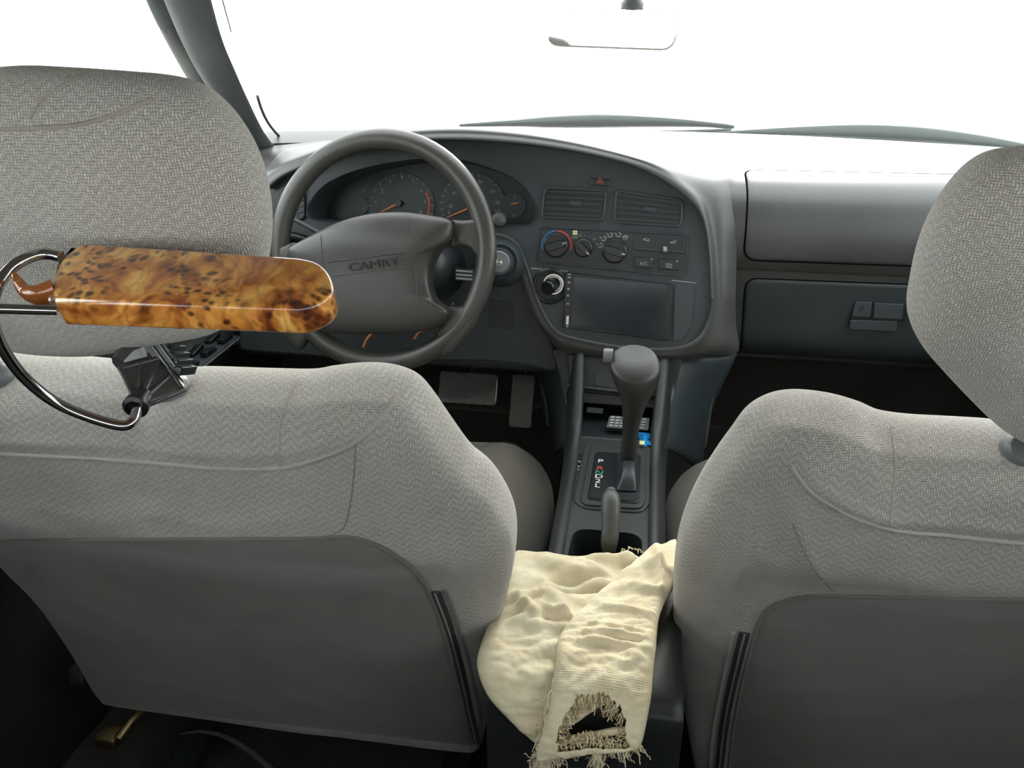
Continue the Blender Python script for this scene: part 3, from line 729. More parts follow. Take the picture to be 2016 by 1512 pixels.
gb = sheet_panel('glovebox_door', [(1468, 548), (2060, 571), (2050, 715), (1456, 690)], .018, .0035, M['face'], db)
GP = Plane(PD.p(1730, 610), (1, 0, 0), (0, .06, 1))
slab('lock_plate', GP, [(1684, 594), (1718, 595), (1715, 625), (1677, 624)], M['face'], gb, d=.010, depth=.01, r=.002)
slab('latch_handle', GP, [(1722, 596), (1781, 599), (1776, 630), (1719, 627)], M['face'], gb, d=.012, depth=.012, r=.002)
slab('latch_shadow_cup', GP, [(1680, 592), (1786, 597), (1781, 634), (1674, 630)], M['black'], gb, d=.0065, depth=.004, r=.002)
slab('handle_lip', GP, [(1674, 630), (1769, 632), (1766, 654), (1672, 649)], M['face'], gb, d=.009, depth=.008, r=.004)
dome('keyhole', GP.p(1697, 608, .010), GP.n, [(.0005, .0015), (.004, .0015), (.0045, 0)], M['dark'], gb, seg=16)

# --- fascia plane
FP = Plane((0, 1.26, .66), (1, 0, 0), (0, .225, .975))
st = [  # front-roll px, crest px, height, outer (world or 'p',px,py on passenger face)
 ((1400, 590), (1412, 590), .012, ('f', 1448, 590)),
 ((1396, 500), (1408, 500), .013, ('f', 1450, 500)),
 ((1385, 435), (1399, 432), .015, ('s', 1448, 430)),
 ((1362, 398), (1385, 388), .018, ('s', 1440, 370)),
 ((1322, 366), (1348, 352), .023, ('s', 1425, 332)),
 ((1262, 333), (1290, 318), .031, ('t', 1.56)),
 ((1180, 309), (1200, 292), .039, ('t', 1.56)),
 ((1090, 292), (1100, 271), .045, ('t', 1.56)),
 ((1000, 281), (1002, 258), .047, ('t', 1.56)),
 ((900, 276), (900, 252), .048, ('t', 1.56)),
 ((800, 279), (798, 257), .047, ('t', 1.56)),
 ((705, 294), (700, 272), .042, ('t', 1.56)),
 ((625, 318), (615, 296), .035, ('t', 1.54)),
 ((560, 346), (548, 324), .026, ('t', 1.52)),
 ((528, 372), (515, 348), .018, ('t', 1.50)),
]
secs = []
for F, Cc, h, o in st:
    m_ = ((F[0]+Cc[0])/2+0, (F[1]+Cc[1])/2)
    I = FP.p(F[0]+(0), F[1], -.01); I2 = FP.p(*F, h*.55); Fp = FP.p(*F, h); Mp = FP.p(*m_, h-.003); C_ = FP.p(*Cc, h-.022)
    if o[0] == 't': E = V((C_.x*1.03, o[1], .858)); D = (C_+E)/2+V((0, 0, .012))
    elif o[0] == 's': E = PD.p(o[1], o[2], -.002); D = (C_+E)/2+V((-.0, -.004, .002))
    else: E = FP.p(o[1], o[2], -.035); D = (C_*.55+E*.45)+V((.0, -.006, 0))
    if o[0] == 't': I = V((Fp.x, Fp.y+.05, Fp.z-.004)); I2 = V((Fp.x, Fp.y+.02, Fp.z-.003)); Iend = FP.p(F[0], F[1]+6, -.004); seq = [Iend, I, I2, Fp, Mp, C_, D, E]
    else: seq = [FP.p(F[0]-1, F[1], -.012), I, I2, Fp, Mp, C_, D, E]
    secs.append(crom(seq, 5))
cols = list(zip(*secs)); cols = [crom(c, 6) for c in cols]
rows = list(map(list, zip(*cols)))
grid('binnacle_hood', rows, M['dash'], db, ang=60)
# lower rim of the centre stack: from the right side round the bottom and up beside the ignition lock
st2 = [
 ((1400, 588), (1412, 588), (1448, 590), .016, -.035),
 ((1392, 630), (1404, 634), (1449, 640), .014, -.035),
 ((1372, 664), (1386, 676), (1448, 697), .012, -.030),
 ((1335, 682), (1340, 692), (1345, 706), .005, -.006),
 ((1270, 684), (1270, 693), (1270, 708), .005, -.006),
 ((1200, 677), (1200, 686), (1200, 706), .005, -.006),
 ((1130, 663), (1127, 671), (1110, 692), .005, -.006),
 ((1098, 650), (1092, 657), (1084, 672), .005, -.006),
 ((1075, 620), (1068, 624), (1054, 632), .005, .000),
 ((1056, 575), (1048, 578), (1034, 583), .005, .000),
 ((1040, 525), (1032, 528), (1018, 535), .005, .000),
 ((1024, 485), (1015, 490), (1004, 500), .005, .000),
 ((1003, 466), (997, 474), (990, 484), .005, .000),
 ((975, 458), (973, 466), (970, 478), .005, .000),
 ((930, 458), (930, 466), (930, 478), .005, .000),
]
secs = []
for F, Cc, O, h, od in st2:
    m_ = ((F[0]+Cc[0])/2, (F[1]+Cc[1])/2)
    secs.append(crom([FP.p(*F, -.006), FP.p(*F, h*.6), FP.p(*m_, h), FP.p(*Cc, h*.8), FP.p((Cc[0]+O[0])/2, (Cc[1]+O[1])/2, h*.7+od*.2), FP.p(*O, od)], 4))
cols = [crom(c, 5) for c in zip(*secs)]
grid('stack_surround', list(map(list, zip(*cols))), M['dash'], db, ang=60)
# main fascia with the gauge opening
fo = [(500, 400), (540, 352), (600, 322), (700, 292), (800, 278), (900, 276), (1000, 281), (1100, 294), (1200, 313), (1290, 345), (1350, 382), (1388, 428), (1400, 500), (1403, 590), (1390, 650), (1350, 688), (1200, 684), (1100, 662), (1060, 600), (1030, 505), (1000, 470), (940, 462), (560, 470), (505, 450)]
gauge = [(606, 425), (614, 395), (640, 365), (690, 340), (760, 322), (840, 312), (900, 314), (960, 330), (1010, 352), (1040, 380), (1056, 415), (1050, 435), (1030, 443), (940, 441), (760, 436), (640, 434)]
def smooth_px(pts, n=4): return [(q.x, q.y) for q in crom(pts, n, closed=True)]
fascia = slab('fascia_panel', FP, smooth_px(fo, 3), M['face'], db, d=.0, depth=.012, bev=.001, r=0, holes=[(smooth_px(gauge, 4), 0)])
# gauge recess
g0 = [FP.uv(*a) for a in smooth_px(gauge, 4)]; gc = sum(g0, V((0, 0)))/len(g0)
rows = []
for sc, d in [(1.012, .001), (1.004, .0035), (.995, .002), (.985, -.02), (.965, -.075)]:
    rows.append([FP.w(gc.x+(a.x-gc.x)*sc, gc.y+(a.y-gc.y)*sc, d) for a in g0])
grid('gauge_shroud', rows, M['face'], db, ang=50, closed_u=True)
GD = -.07
gp = slab('gauge_face', FP, [V((gc.x+(a.x-gc.x)*.985, gc.y+(a.y-gc.y)*.985)) for a in g0], M['dark'], db, d=GD, depth=.004, bev=.0005, r=0, px=False)
def arc_strip(name, S_, cpx, rpx, a0, a1, wpx, mat, parent, d, n=24, ry=1.0):
    """thin printed arc (degrees, 0 = right, counter-clockwise) round a pixel centre"""
    P = []
    for k in range(n+1):
        a = radians(a0+(a1-a0)*k/n)
        P.append([(cpx[0]+cos(a)*(rpx+s*wpx/2), cpx[1]-sin(a)*(rpx+s*wpx/2)*ry) for s in (-1, 1)])
    return grid(name, [[S_.p(*p, d) for p in q] for q in P], mat, parent, 80)
def strip(name, S_, a, b, wpx, mat, parent, d, up=.0006):
    A, B = V(a), V(b); t = (B-A).normalized(); n = V((-t.y, t.x))*wpx/2
    return slab(name, S_, [tuple(A+n), tuple(B+n*.6), tuple(B-n*.6), tuple(A-n)], mat, parent, d=d+up, depth=up, bev=.0001, r=0)
def disc(name, S_, c, rpx, mat, parent, d, th=.002, n=36, ry=1.0):
    p = [(c[0]+rpx*cos(2*pi*k/n), c[1]-rpx*ry*sin(2*pi*k/n)) for k in range(n)]
    return slab(name, S_, p, mat, parent, d=d, depth=th, bev=.0004, r=0)
D1 = GD+.002
tach = disc('tachometer', FP, (790, 405), 66, M['face'], db, D1, th=.002)
TN = [((742, 444), '0'), ((740, 398), '1'), ((752, 376), '2'), ((768, 356), '3'), ((791, 350), '4'), ((813, 355), '5'), ((830, 376), '6'), ((836, 398), '7'), ((828, 419), '8')]
for (x, y), s in TN: text('number', s, FP, (x, y), .0095, M['grey'], tach, d=D1+.0006)
for a in range(-30, 211, 15):
    c_, s_ = cos(radians(a)), sin(radians(a)); strip('tick', FP, (790+c_*58, 405-s_*58), (790+c_*64, 405-s_*64), 1.6, M['grey'], tach, D1)
arc_strip('red_zone', FP, (790, 405), 55, -25, 28, 4, M['red'], tach, D1+.0008)
strip('needle', FP, (780, 402), (748, 418), 3, M['orange'], tach, D1+.006, .001)
disc('needle_hub', FP, (783, 400), 7, M['black'], tach, D1+.007, th=.005)
spd = disc('speedometer', FP, (930, 405), 66, M['face'], db, D1, th=.002)
SN = [((884, 419), '0'), ((887, 406), '20'), ((894, 380), '40'), ((915, 360), '60'), ((946, 358), '80'), ((968, 377), '100'), ((978, 399), '120'), ((979, 416), '140')]
for (x, y), s in SN: text('number', s, FP, (x, y), .0075, M['grey'], spd, d=D1+.0006)
for a in range(-30, 211, 12):
    c_, s_ = cos(radians(a)), sin(radians(a)); strip('tick', FP, (930+c_*58, 405-s_*58), (930+c_*64, 405-s_*64), 1.5, M['grey'], spd, D1)
strip('needle', FP, (920, 411), (880, 428), 3, M['orange'], spd, D1+.006, .001)
disc('needle_hub', FP, (925, 409), 7, M['black'], spd, D1+.007, th=.005)
fuel = disc('fuel_gauge', FP, (1010, 405), 26, M['face'], db, D1+.001, th=.002)
strip('needle', FP, (1006, 402), (1022, 399), 2.6, M['orange'], fuel, D1+.006, .001)
for (x, y), s in (((1013, 390), 'F'), ((1012, 424), 'E')): text('number', s, FP, (x, y), .007, M['grey'], fuel, d=D1+.002)
temp = disc('temperature_gauge', FP, (706, 405), 20, M['face'], db, D1+.001, th=.002)
for (x, y), s in (((716, 376), 'H'), ((716, 412), 'C')): text('number', s, FP, (x, y), .007, M['grey'], temp, d=D1+.002)
# hazard switch above the vents
slab('hazard_switch', FP, [(1163, 350), (1203, 354), (1201, 368), (1161, 364)], M['dark'], db, d=.004, depth=.006, r=.002)
slab('hazard_mark', FP, [(1181, 346), (1190, 362), (1173, 361)], M['hazard'], db, d=.0055, depth=.002, r=0, bev=.0003)
# air vents
def vent(px, nv=5, nh=6):
    tl, tr, br, bl = [V(p) for p in px]
    o_ = tuple(map(tuple, (tl, tr, br, bl)))
    c = (tl+tr+br+bl)/4; inner = [tuple(c+(p-c)*V((.93, .90)).length/V((1, 1)).length*1.0) for p in (tl, tr, br, bl)]
    inner = [(c.x+(p.x-c.x)*.93, c.y+(p.y-c.y)*.87) for p in (tl, tr, br, bl)]
    f = slab('air_vent', FP, o_, M['face'], db, d=.006, depth=.010, bev=.0015, r=.009, holes=[(inner, .006)])
    slab('vent_back', FP, inner, M['black'], f, d=-.001+.0015, depth=.001, bev=.0003, r=.004)
    def L(u, v):
        a, b, c2, e = [V(p) for p in inner]; q = (a*(1-u)+b*u)*(1-v)+(e*(1-u)+c2*u)*v; return (q.x, q.y)
    for k in range(nv):
        v = (k+.5)/nv; slab('slat', FP, [L(.01, v-.05), L(.99, v-.05), L(.99, v+.05), L(.01, v+.05)], M['dark'], f, d=.0042, depth=.002, bev=.0004, r=0)
    for k in range(1, nh):
        u = k/nh; slab('vane', FP, [L(u-.006, .02), L(u+.006, .02), L(u+.006, .98), L(u-.006, .98)], M['black'], f, d=.0025, depth=.001, bev=.0002, r=0)
    slab('vent_tab', FP, [L(.42, .40), L(.64, .40), L(.62, .56), L(.44, .56)], M['face'], f, d=.007, depth=.004, bev=.0008, r=.001)
vent([(1071, 366), (1196, 372), (1190, 436), (1064, 430)])
vent([(1212, 372), (1346, 392), (1343, 448), (1206, 440)])
# heater panel
hp = slab('heater_panel', FP, [(1061, 447), (1355, 462), (1349, 545), (1059, 516)], M['dark'], db, d=.004, depth=.008, bev=.0015, r=.008)
tube('panel_edge', [FP.w(a.x, a.y, .004) for a in rpoly(FP.q([(1061, 447), (1355, 462), (1349, 545), (1059, 516)], .004), .008)], .0013, M['face'], hp, n=6, closed=True)
HD = .004
def hknob(c, r, ang, nm='heater_knob'):
    S_ = FP; c0 = FP.p(*c, HD); rm = r/FPX*1.33
    k = dome(nm, c0, FP.n, [(rm, -.001), (rm, .006), (rm*.96, .010), (rm*.86, .011), (rm*.84, .0095), (.001, .0095)], M['black'], hp, seg=32)
    a = radians(ang); t = FP.u*cos(a)+FP.v*sin(a); s = FP.n.cross(t)
    L_ = [(-.92, .26), (-.6, .34), (.6, .34), (.92, .26), (.92, -.26), (.6, -.34), (-.6, -.34), (-.92, -.26)]
    vs = []; 
    for z_, q in ((.008, 1), (.017, .96), (.0185, .8)):
        vs += [c0+t*x*rm*.92*(1 if q > .9 else .95)+s*y*rm*.95*q+FP.n*z_ for x, y in L_]
    fs = [(k_*8+j, k_*8+(j+1) % 8, (k_+1)*8+(j+1) % 8, (k_+1)*8+j) for k_ in range(2) for j in range(8)]+[tuple(range(16, 24))]
    mesh('grip', vs, fs, M['black'], k, ang=30)
    e = c0+t*rm*.75+FP.n*.0188
    mesh('pointer', [e+t*.003+s*.0006, e+t*.003-s*.0006, e-t*.003-s*.0006, e-t*.003+s*.0006], [(0, 1, 2, 3)], M['white'], k, smooth=False)
hknob((1095, 483), 24, 18); hknob((1149, 488), 18, -42); hknob((1210, 494), 24, -14)
arc_strip('cold_arc', FP, (1096, 483), 28.5, 92, 198, 3, M['blue'], hp, HD+.0006)
arc_strip('warm_arc', FP, (1096, 483), 28.5, -22, 88, 3, M['red'], hp, HD+.0006)
for (x, y), s, z_ in (((1131, 468), 'OFF', .0052), ((1142, 464), 'LO', .0045), ((1152, 464), '•', .005), ((1161, 467), '•', .005), ((1170, 471), 'HI', .0045)):
    text('lettering', s, FP, (x, y), z_, M['grey'], hp, d=HD+.0006)
for k in range(4):     # little fan symbol
    a = radians(45+90*k); x, y = 1132+3.2*cos(a), 458-3.2*sin(a)
    disc('fan_symbol', FP, (x, y), 2.5, M['yellow'], hp, HD+.0008, th=.0005, n=10)
def person_symbol(x, y, s=1.0, arrows=1):
    arc_strip('airflow_symbol', FP, (x, y), 4*s, 200, 340, 1.6, M['grey'], hp, HD+.0007, n=8)
    strip('airflow_symbol', FP, (x+3*s, y+3*s), (x+6*s, y-4*s), 1.8, M['grey'], hp, HD)
    if arrows: strip('airflow_symbol', FP, (x-7*s, y-3*s), (x-2*s, y-1*s), 1.6, M['grey'], hp, HD)
    disc('airflow_symbol', FP, (x+2*s, y-4*s), 1.5*s, M['grey'], hp, HD+.0007, th=.0004, n=10)
person_symbol(1181, 483); person_symbol(1188, 470); person_symbol(1201, 463); person_symbol(1217, 462)
arc_strip('demist_symbol', FP, (1231, 470), 6, 30, 150, 1.6, M['grey'], hp, HD+.0007, n=8)
for k in (-3, 0, 3): strip('demist_symbol', FP, (1231+k, 466), (1231+k, 473), 1.4, M['grey'], hp, HD)
# slider bay, A/C and demister buttons
slab('slider_bay', FP, [(1248, 462), (1350, 468), (1348, 499), (1246, 492)], M['black'], hp, d=HD+.0012, depth=.002, r=.003, bev=.0005)
slab('slider_track', FP, [(1254, 488), (1345, 495), (1345, 498), (1254, 491)], M['face'], hp, d=HD+.003, depth=.002, r=.001, bev=.0005)
sk = slab('slider_knob', FP, [(1304, 482), (1316, 483), (1315, 501), (1303, 500)], M['black'], hp, d=HD+.009, depth=.008, r=.002, bev=.001)
slab('slider_mark', FP, [(1306, 485), (1313, 486), (1313, 495), (1306, 494)], M['grey'], sk, d=HD+.0094, depth=.0004, r=0, bev=.0001)
for x, y, mir in ((1272, 473, 1), (1326, 476, -1)):
    strip('air_symbol', FP, (x-6, y-2*mir), (x+6, y+2*mir), 2, M['grey'], hp, HD+.0014)
    arc_strip('air_symbol', FP, (x, y), 6, 0 if mir > 0 else 180, 150 if mir > 0 else 330, 1.4, M['grey'], hp, HD+.002, n=8, ry=.6)
for pts, s in (([(1249, 505), (1287, 508), (1285, 529), (1248, 526)], 'A/C'), ([(1298, 509), (1337, 512), (1336, 533), (1297, 530)], '')):
    b_ = slab('button', FP, pts, M['black'], hp, d=HD+.005, depth=.005, r=.002, bev=.001)
    cx_ = sum(p[0] for p in pts)/4; cy_ = sum(p[1] for p in pts)/4
    if s: text('lettering', s, FP, (cx_, cy_+2), .0075, M['grey'], b_, d=HD+.0054)
    else:
        tube('demist_symbol', [FP.w(a.x, a.y, HD+.0052) for a in rpoly(FP.q([(cx_-6, cy_-2), (cx_+6, cy_-1), (cx_+5, cy_+6), (cx_-5, cy_+5)], HD+.0052), .001)], .0004, M['grey'], b_, n=5, closed=True)
        for k in (-2.5, 0, 2.5): strip('demist_symbol', FP, (cx_+k, cy_), (cx_+k, cy_+4), .9, M['grey'], b_, HD+.005)
    disc('indicator_dot', FP, (pts[1][0]-4, pts[1][1]+2), 1.3, M['white'], b_, HD+.0056, th=.0004, n=10)
# lower half of the stack: lighter socket and touch-screen unit
strip('shut_line', FP, (1045, 528), (1118, 534), 2.4, M['grey'], db, -.0004)
strip('shut_line', FP, (1322, 552), (1372, 557), 2.0, M['grey'], db, -.0004)
lp = FP.p(1083, 563, 0)
lt = dome('lighter_socket', lp, FP.n, [(.030, -.002), (.030, .002), (.027, .004), (.024, .003), (.023, 0), (.001, -.0)], M['dark'], db, seg=32)
lq = FP.p(1090, 559, .004)
dome('lighter_ring', lq, FP.n, [(.0175, -.002), (.0175, .004), (.0165, .0055), (.0145, .0055), (.0135, .003), (.0135, -.002)], M['chrome'], lt, seg=32)
dome('lighter_knob', lq, (FP.n+V((-.35, 0, -.25))).normalized(), [(.010, -.002), (.010, .012), (.012, .016), (.012, .022), (.0105, .024), (.001, .024)], M['black'], lt, seg=28)
scr = slab('touch_screen_unit', FP, [(1113, 536), (1325, 560), (1320, 672), (1108, 645)], M['black'], db, d=.006, depth=.010, bev=.001, r=.003)
slab('display_glass', FP, [(1130, 545), (1312, 560), (1308, 662), (1124, 640)], M['screen'], scr, d=.0066, depth=.0006, bev=.0002, r=.001)
for x, y, s in ((1121, 540, 'rect'), (1121, 546, 'rect'), (1120, 556, 'dot'), (1119, 569, 'dot'), (1118, 582, 'dot'), (1118, 598, 'rect2')):
    if s == 'dot': disc('key_symbol', FP, (x, y), 2.4, M['grey'], scr, .0066, th=.0004, n=8)
    else: slab('key_symbol', FP, [(x-3, y-1.2), (x+3, y-1), (x+3, y+1.4), (x-3, y+1.2)], M['grey'], scr, d=.0066, depth=.0005, r=0, bev=.0001)
slab('slot_cover', FP, [(1115, 622), (1120, 622), (1119, 640), (1114, 639)], M['white'], scr, d=.0075, depth=.001, r=.0008, bev=.0003)
slab('slot_mark', FP, [(1114, 641), (1119, 642), (1116, 646)], M['grey'], scr, d=.007, depth=.0005, r=0, bev=.0001)
slab('side_cover', FP, [(1328, 561), (1368, 564), (1362, 640), (1345, 668), (1325, 672)], M['face'], db, d=.003, depth=.004, bev=.001, r=.003)
strip('shut_line', FP, (1448, 697), (1350, 694), 2, M['black'], db, .004)
# side vent at the far left
fv = slab('air_vent', FP, [(545, 372), (598, 345), (600, 432), (540, 440)], M['dark'], db, d=.006, depth=.010, bev=.0015, r=.008)
for k in range(6):
    y = 372+k*11; slab('slat', FP, [(560, y+4), (594, y-1), (594, y+2), (560, y+7)], M['face'], fv, d=.0085, depth=.003, bev=.0005, r=0)
for x in (572, 584): slab('vane', FP, [(x, 362), (x+2, 361), (x+2, 430), (x, 431)], M['face'], fv, d=.0075, depth=.001, bev=.0002, r=0)
# lower driver panel with ignition lock
KP = Plane((-.2, 1.275, .62), (1, 0, 0), (0, .14, 1))
kp = slab('knee_panel', KP, [(470, 475), (960, 478), (1000, 490), (1025, 540), (1050, 600), (1080, 660), (1100, 700), (1095, 735), (1040, 720), (960, 712), (700, 708), (470, 690)], M['face'], db, d=.002, depth=.03, bev=.004, r=.012)
slab('fuse_flap', KP, [(962, 590), (1010, 596), (1012, 650), (964, 644)], M['dark'], kp, d=.0035, depth=.002, bev=.0006, r=.003)
box('under_dash_panel', (-.36, 1.40, .53), (.66, .24, .02), M['dark'], db, .006)
box('under_dash_panel', (.43, 1.46, .53), (.56, .12, .02), M['dark'], db, .006)

# ================================================================== STEERING
WC = at_d(748, 497, 1.235); TILT = radians(18)
WP = Plane(WC, (cos(.09), -sin(.09), 0), (0, sin(TILT), cos(TILT))); wn = WP.n
sw = thing('steering_wheel', 'grey four-spoke steering wheel with padded centre, in front of gauges', 'steering wheel', WC)
R_ = .1680
rim = []
for k in range(72):
    a = 2*pi*k/72; rad = WP.u*cos(a)+WP.v*sin(a); c = WC+rad*R_; row = []
    for j in range(14):
        b = 2*pi*j/14; row.append(c+rad*cos(b)*.0155+WP.n*sin(b)*.0135)
    rim.append(row)
grid('rim', rim, M['wheel'], sw, 60, closed_u=True, closed_v=True)
HB = .018
class Off(Plane):
    def __init__(s, P, d): s.o = P.o+P.n*d; s.u = P.u; s.v = P.v; s.n = P.n
WPp = Off(WP, HB)
pad_px = [(888, 433), (893, 455), (886, 476), (866, 494), (851, 525), (849, 560), (860, 590), (884, 611), (878, 630), (852, 648), (800, 655), (720, 657), (650, 655), (612, 640), (598, 610), (600, 570), (592, 535), (574, 515), (571, 497), (580, 484), (620, 462), (670, 438), (730, 422), (790, 418), (840, 423)]
po = [V((a.x, a.y)) for a in crom(WPp.q(pad_px), 5, closed=True)]
def padd(x, s, r, sd):
    return 0 if sd <= 0 else .006*math.exp(-((s-.02)/.03)**2)*(1-r**4)
pad = pillow('airbag_cover', WPp, po, M['pad'], sw, .022, .03, ex=4.2, rings=14, deform=padd)
pT2 = bvh_of(pad)
snapped_tube('crease', pT2, [(645, 516), (720, 507), (800, 496)], .0010, M['dark'], pad, off=-.0002)
snapped_tube('crease', pT2, [(655, 543), (730, 534), (812, 524)], .0007, M['wheel'], pad, off=.0002)
snapped_tube('crease', pT2, [(812, 440), (815, 480), (817, 530), (822, 590)], .0009, M['wheel'], pad, off=-.0001)
snapped_tube('crease', pT2, [(632, 462), (634, 500), (637, 530)], .0009, M['wheel'], pad, off=-.0001)
# raised model script on the pad
c0 = snap(pT2, 735, 521, 0); EP = Plane(c0, snap(pT2, 790, 513, 0)-snap(pT2, 680, 527, 0), snap(pT2, 733, 508, 0)-snap(pT2, 737, 535, 0))
text('lettering', 'CAMRY', EP, (0, 0), .0165, M['wheel2'], pad, d=.0022, px=False, sx=1.45)
def spoke(pts, tb=.012, tf=.014):
    o = [V((a.x, a.y)) for a in crom(WP.q(pts), 4, closed=True)]
    return pillow('spoke', WP, o, M['wheel'], sw, tb, tf, ex=3.5, rings=7)
spoke([(885, 438), (915, 434), (945, 433), (962, 450), (962, 500), (948, 512), (930, 492), (905, 484), (885, 486)])
spoke([(880, 606), (905, 604), (930, 590), (948, 575), (948, 610), (925, 655), (895, 692), (872, 702), (866, 680), (858, 650)])
spoke([(540, 470), (560, 484), (585, 478), (588, 510), (572, 520), (545, 528), (535, 500)])
spoke([(620, 605), (612, 655), (590, 690), (565, 660), (545, 610), (560, 585), (590, 600)])
strip('spoke_gap', WPp, (891, 436), (893, 480), 5, M['black'], sw, -.001, .004)
strip('spoke_gap', WPp, (882, 612), (858, 652), 4, M['black'], sw, -.001, .004)
# shroud, stalks, lock
sc_ = thing('steering_column', 'dark steering column shroud behind wheel with stalks and ignition lock', 'steering column', WC+V((0, .1, -.05)))
cb = WC-wn*.045; rows = []
for k, (h, wx, wz) in enumerate([(0, .055, .045), (.02, .075, .06), (.06, .082, .066), (.13, .085, .07), (.20, .08, .07)]):
    c = cb-wn*h+V((.01, 0, -.015)); rows.append([c+WP.u*wx*cos(2*pi*j/24)+WP.v*wz*sin(2*pi*j/24) for j in range(24)])
grid('shroud', rows, M['dark'], sc_, 60, closed_u=True, caps=True)
ig = at_d(982, 516, 1.272); inn = V((.10, -.93, .30)).normalized()
lockb = dome('ignition_housing', ig-inn*.03, inn, [(.040, -.04), (.036, .0), (.031, .014), (.028, .018), (.0265, .015), (.0235, .014), (.0225, .021), (.0205, .025), (.001, .025)], M['face'], sc_, seg=36)
dome('lock_barrel', ig, inn, [(.0175, -.006), (.0175, .001), (.0155, .003), (.001, .003)], M['collar'], lockb, seg=28)
dome('key_slot', ig+inn*.005, inn, [(.006, -.003), (.006, .0015), (.0045, .002), (.001, .0005)], M['steel'], lockb, seg=20)
# left stalk with knurled end, plus its thin cover edge; right stalk with round knob
tube('indicator_stalk', [at_d(640, 480, 1.36), at_d(610, 478, 1.35), at_d(580, 470, 1.335), at_d(556, 468, 1.33)], [.010, .010, .011, .012], M['black'], sc_, n=16)
kn = dome('stalk_knob', at_d(556, 467, 1.328), (-.75, -.6, .25), [(.013, -.006), (.0165, -.002), (.017, .012), (.0155, .016), (.001, .017)], M['dark'], sc_, seg=24, lobes=lambda a, h: 1+.03*cos(2*pi*a*12))
for i_, (x, y) in enumerate(((551, 455), (556, 460))): strip('stalk_mark', Off(Plane(at_d(556, 467, 1.30), (1, .3, 0), (0, .2, 1)), 0), (x-5, y-1), (x+10, y), 2, M['grey'], kn, 0)
tube('stalk_edge', [at_d(557, 421, 1.31), at_d(590, 438, 1.325), at_d(630, 460, 1.34)], [.003, .0035, .004], M['collar'], sc_, n=8)
tube('wiper_stalk', [at_d(900, 455, 1.38), at_d(940, 448, 1.35), at_d(966, 434, 1.33)], [.009, .007, .005], M['dark'], sc_, n=12)
dome('stalk_end', at_d(982, 433, 1.32), (.3, -.85, .35), [(.004, -.012), (.010, -.006), (.0125, 0), (.0115, .007), (.008, .010), (.001, .011)], M['lever'], sc_, seg=24)
# sticker seen through the wheel
SP = Plane(at_d(915, 542, 1.30), (1, .02, 0), (0, .3, 1))
stk = slab('column_label', SP, [(896, 527), (936, 530), (934, 555), (894, 551)], M['black'], sc_, d=0, depth=.001, r=0, bev=.0002)
for k in range(3):
    slab('print_line', SP, [(898, 531+k*7.5), (930, 533.5+k*7.5), (930, 537+k*7.5), (898, 534.5+k*7.5)], M['grey'], stk, d=.0005, depth=.0004, r=0, bev=.0001)
tube('wire', crom([at_d(x, y, 1.38) for x, y in ((903, 556), (904, 570), (899, 585), (890, 600))], 4), .0018, M['wire'], sc_, n=6)
tube('wire', crom([at_d(x, y, 1.40) for x, y in ((715, 684), (722, 668), (735, 655), (752, 650), (766, 656))], 4), .0025, M['wire'], sc_, n=6)
tube('wire', crom([at_d(x, y, 1.40) for x, y in ((815, 668), (824, 655), (836, 650))], 4), .002, M['wire'], sc_, n=6)
# pedals
def pedal(nm, lab, c, w_, h_, arm):
    t = thing(nm, lab, 'pedal', c)
    PP_ = Plane(c, (1, 0, 0), (0, .5, .85))
    slab('pad', PP_, rpoly([V((-w_, -h_)), V((w_, -h_)), V((w_, h_)), V((-w_, h_))], .008), M['rubber'], t, d=.006, depth=.012, bev=.002, r=0, px=False)
    tube('arm', crom([c+PP_.n*-.006, c+V((0, .05, .06)), c+V((0, .08, .20)), arm], 4), .007, M['dark'], t, n=8)
pedal('brake_pedal', 'wide dark brake pedal low in the driver footwell', at_d(922, 765, 1.50), .055, .03, V((-.16, 1.50, .57)))
pedal('accelerator_pedal', 'narrow dark accelerator pedal beside the console', at_d(1028, 790, 1.50), .022, .05, V((-.07, 1.52, .56)))

# door pull switches on the driver door: window controls
WS = Plane(at_x(430, 680, -.672), (.25, 1, .05), (0, 0, 1))
ws = thing('window_switch_panel', 'small dark panel of window switches on driver door armrest', 'switch', at_x(430, 680, -.672))
for i_, yy in enumerate((1.07, 1.13, 1.19, 1.25)):
    for j_ in (0, 1):
        b_ = box('switch', (-.69+j_*.024-.02, yy, .560), (.014, .035, .010), M['black'], ws, .002, rot=Matrix.Rotation(.15*(-1)**j_, 3, 'X'))
box('switch_plate', (-.70, 1.16, .553), (.056, .24, .008), M['face'], ws, .003)
tube('plate_edge', [V((-.668, 1.04, .556)), V((-.668, 1.28, .556))], .0018, M['collar'], ws, n=6)

# ================================================================== CONSOLE
cs = thing('centre_console', 'low dark centre console with shift gate and open trays between front seats', 'console', (0, 1.0, 0))
def cx_(px, py, z_): p = at_z(px, py, z_); return p
# left/right outline of the console top by y: (y, z, xl, xr)
def edge(pxl, pyl, pxr, pyr, z_):
    a, b = at_z(pxl, pyl, z_), at_z(pxr, pyr, z_); return a, b
SEC = []
for (l, r, z_) in [((1092, 1100), (1300, 1120), .462), ((1098, 1040), (1290, 1045), .466), ((1106, 990), (1294, 1000), .470), ((1112, 930), (1300, 940), .474), ((1118, 880), (1307, 888), .478)]:
    SEC.append(edge(*l, *r, z_))
XL = [s[0].x for s in SEC]; XR = [s[1].x for s in SEC]
xl = sum(XL)/len(XL); xr = sum(XR)/len(XR)
ya, yb_, yc, yd = .806, .885, .945, 1.135
def zt(y): return .458+.04*max(0, y-.6)
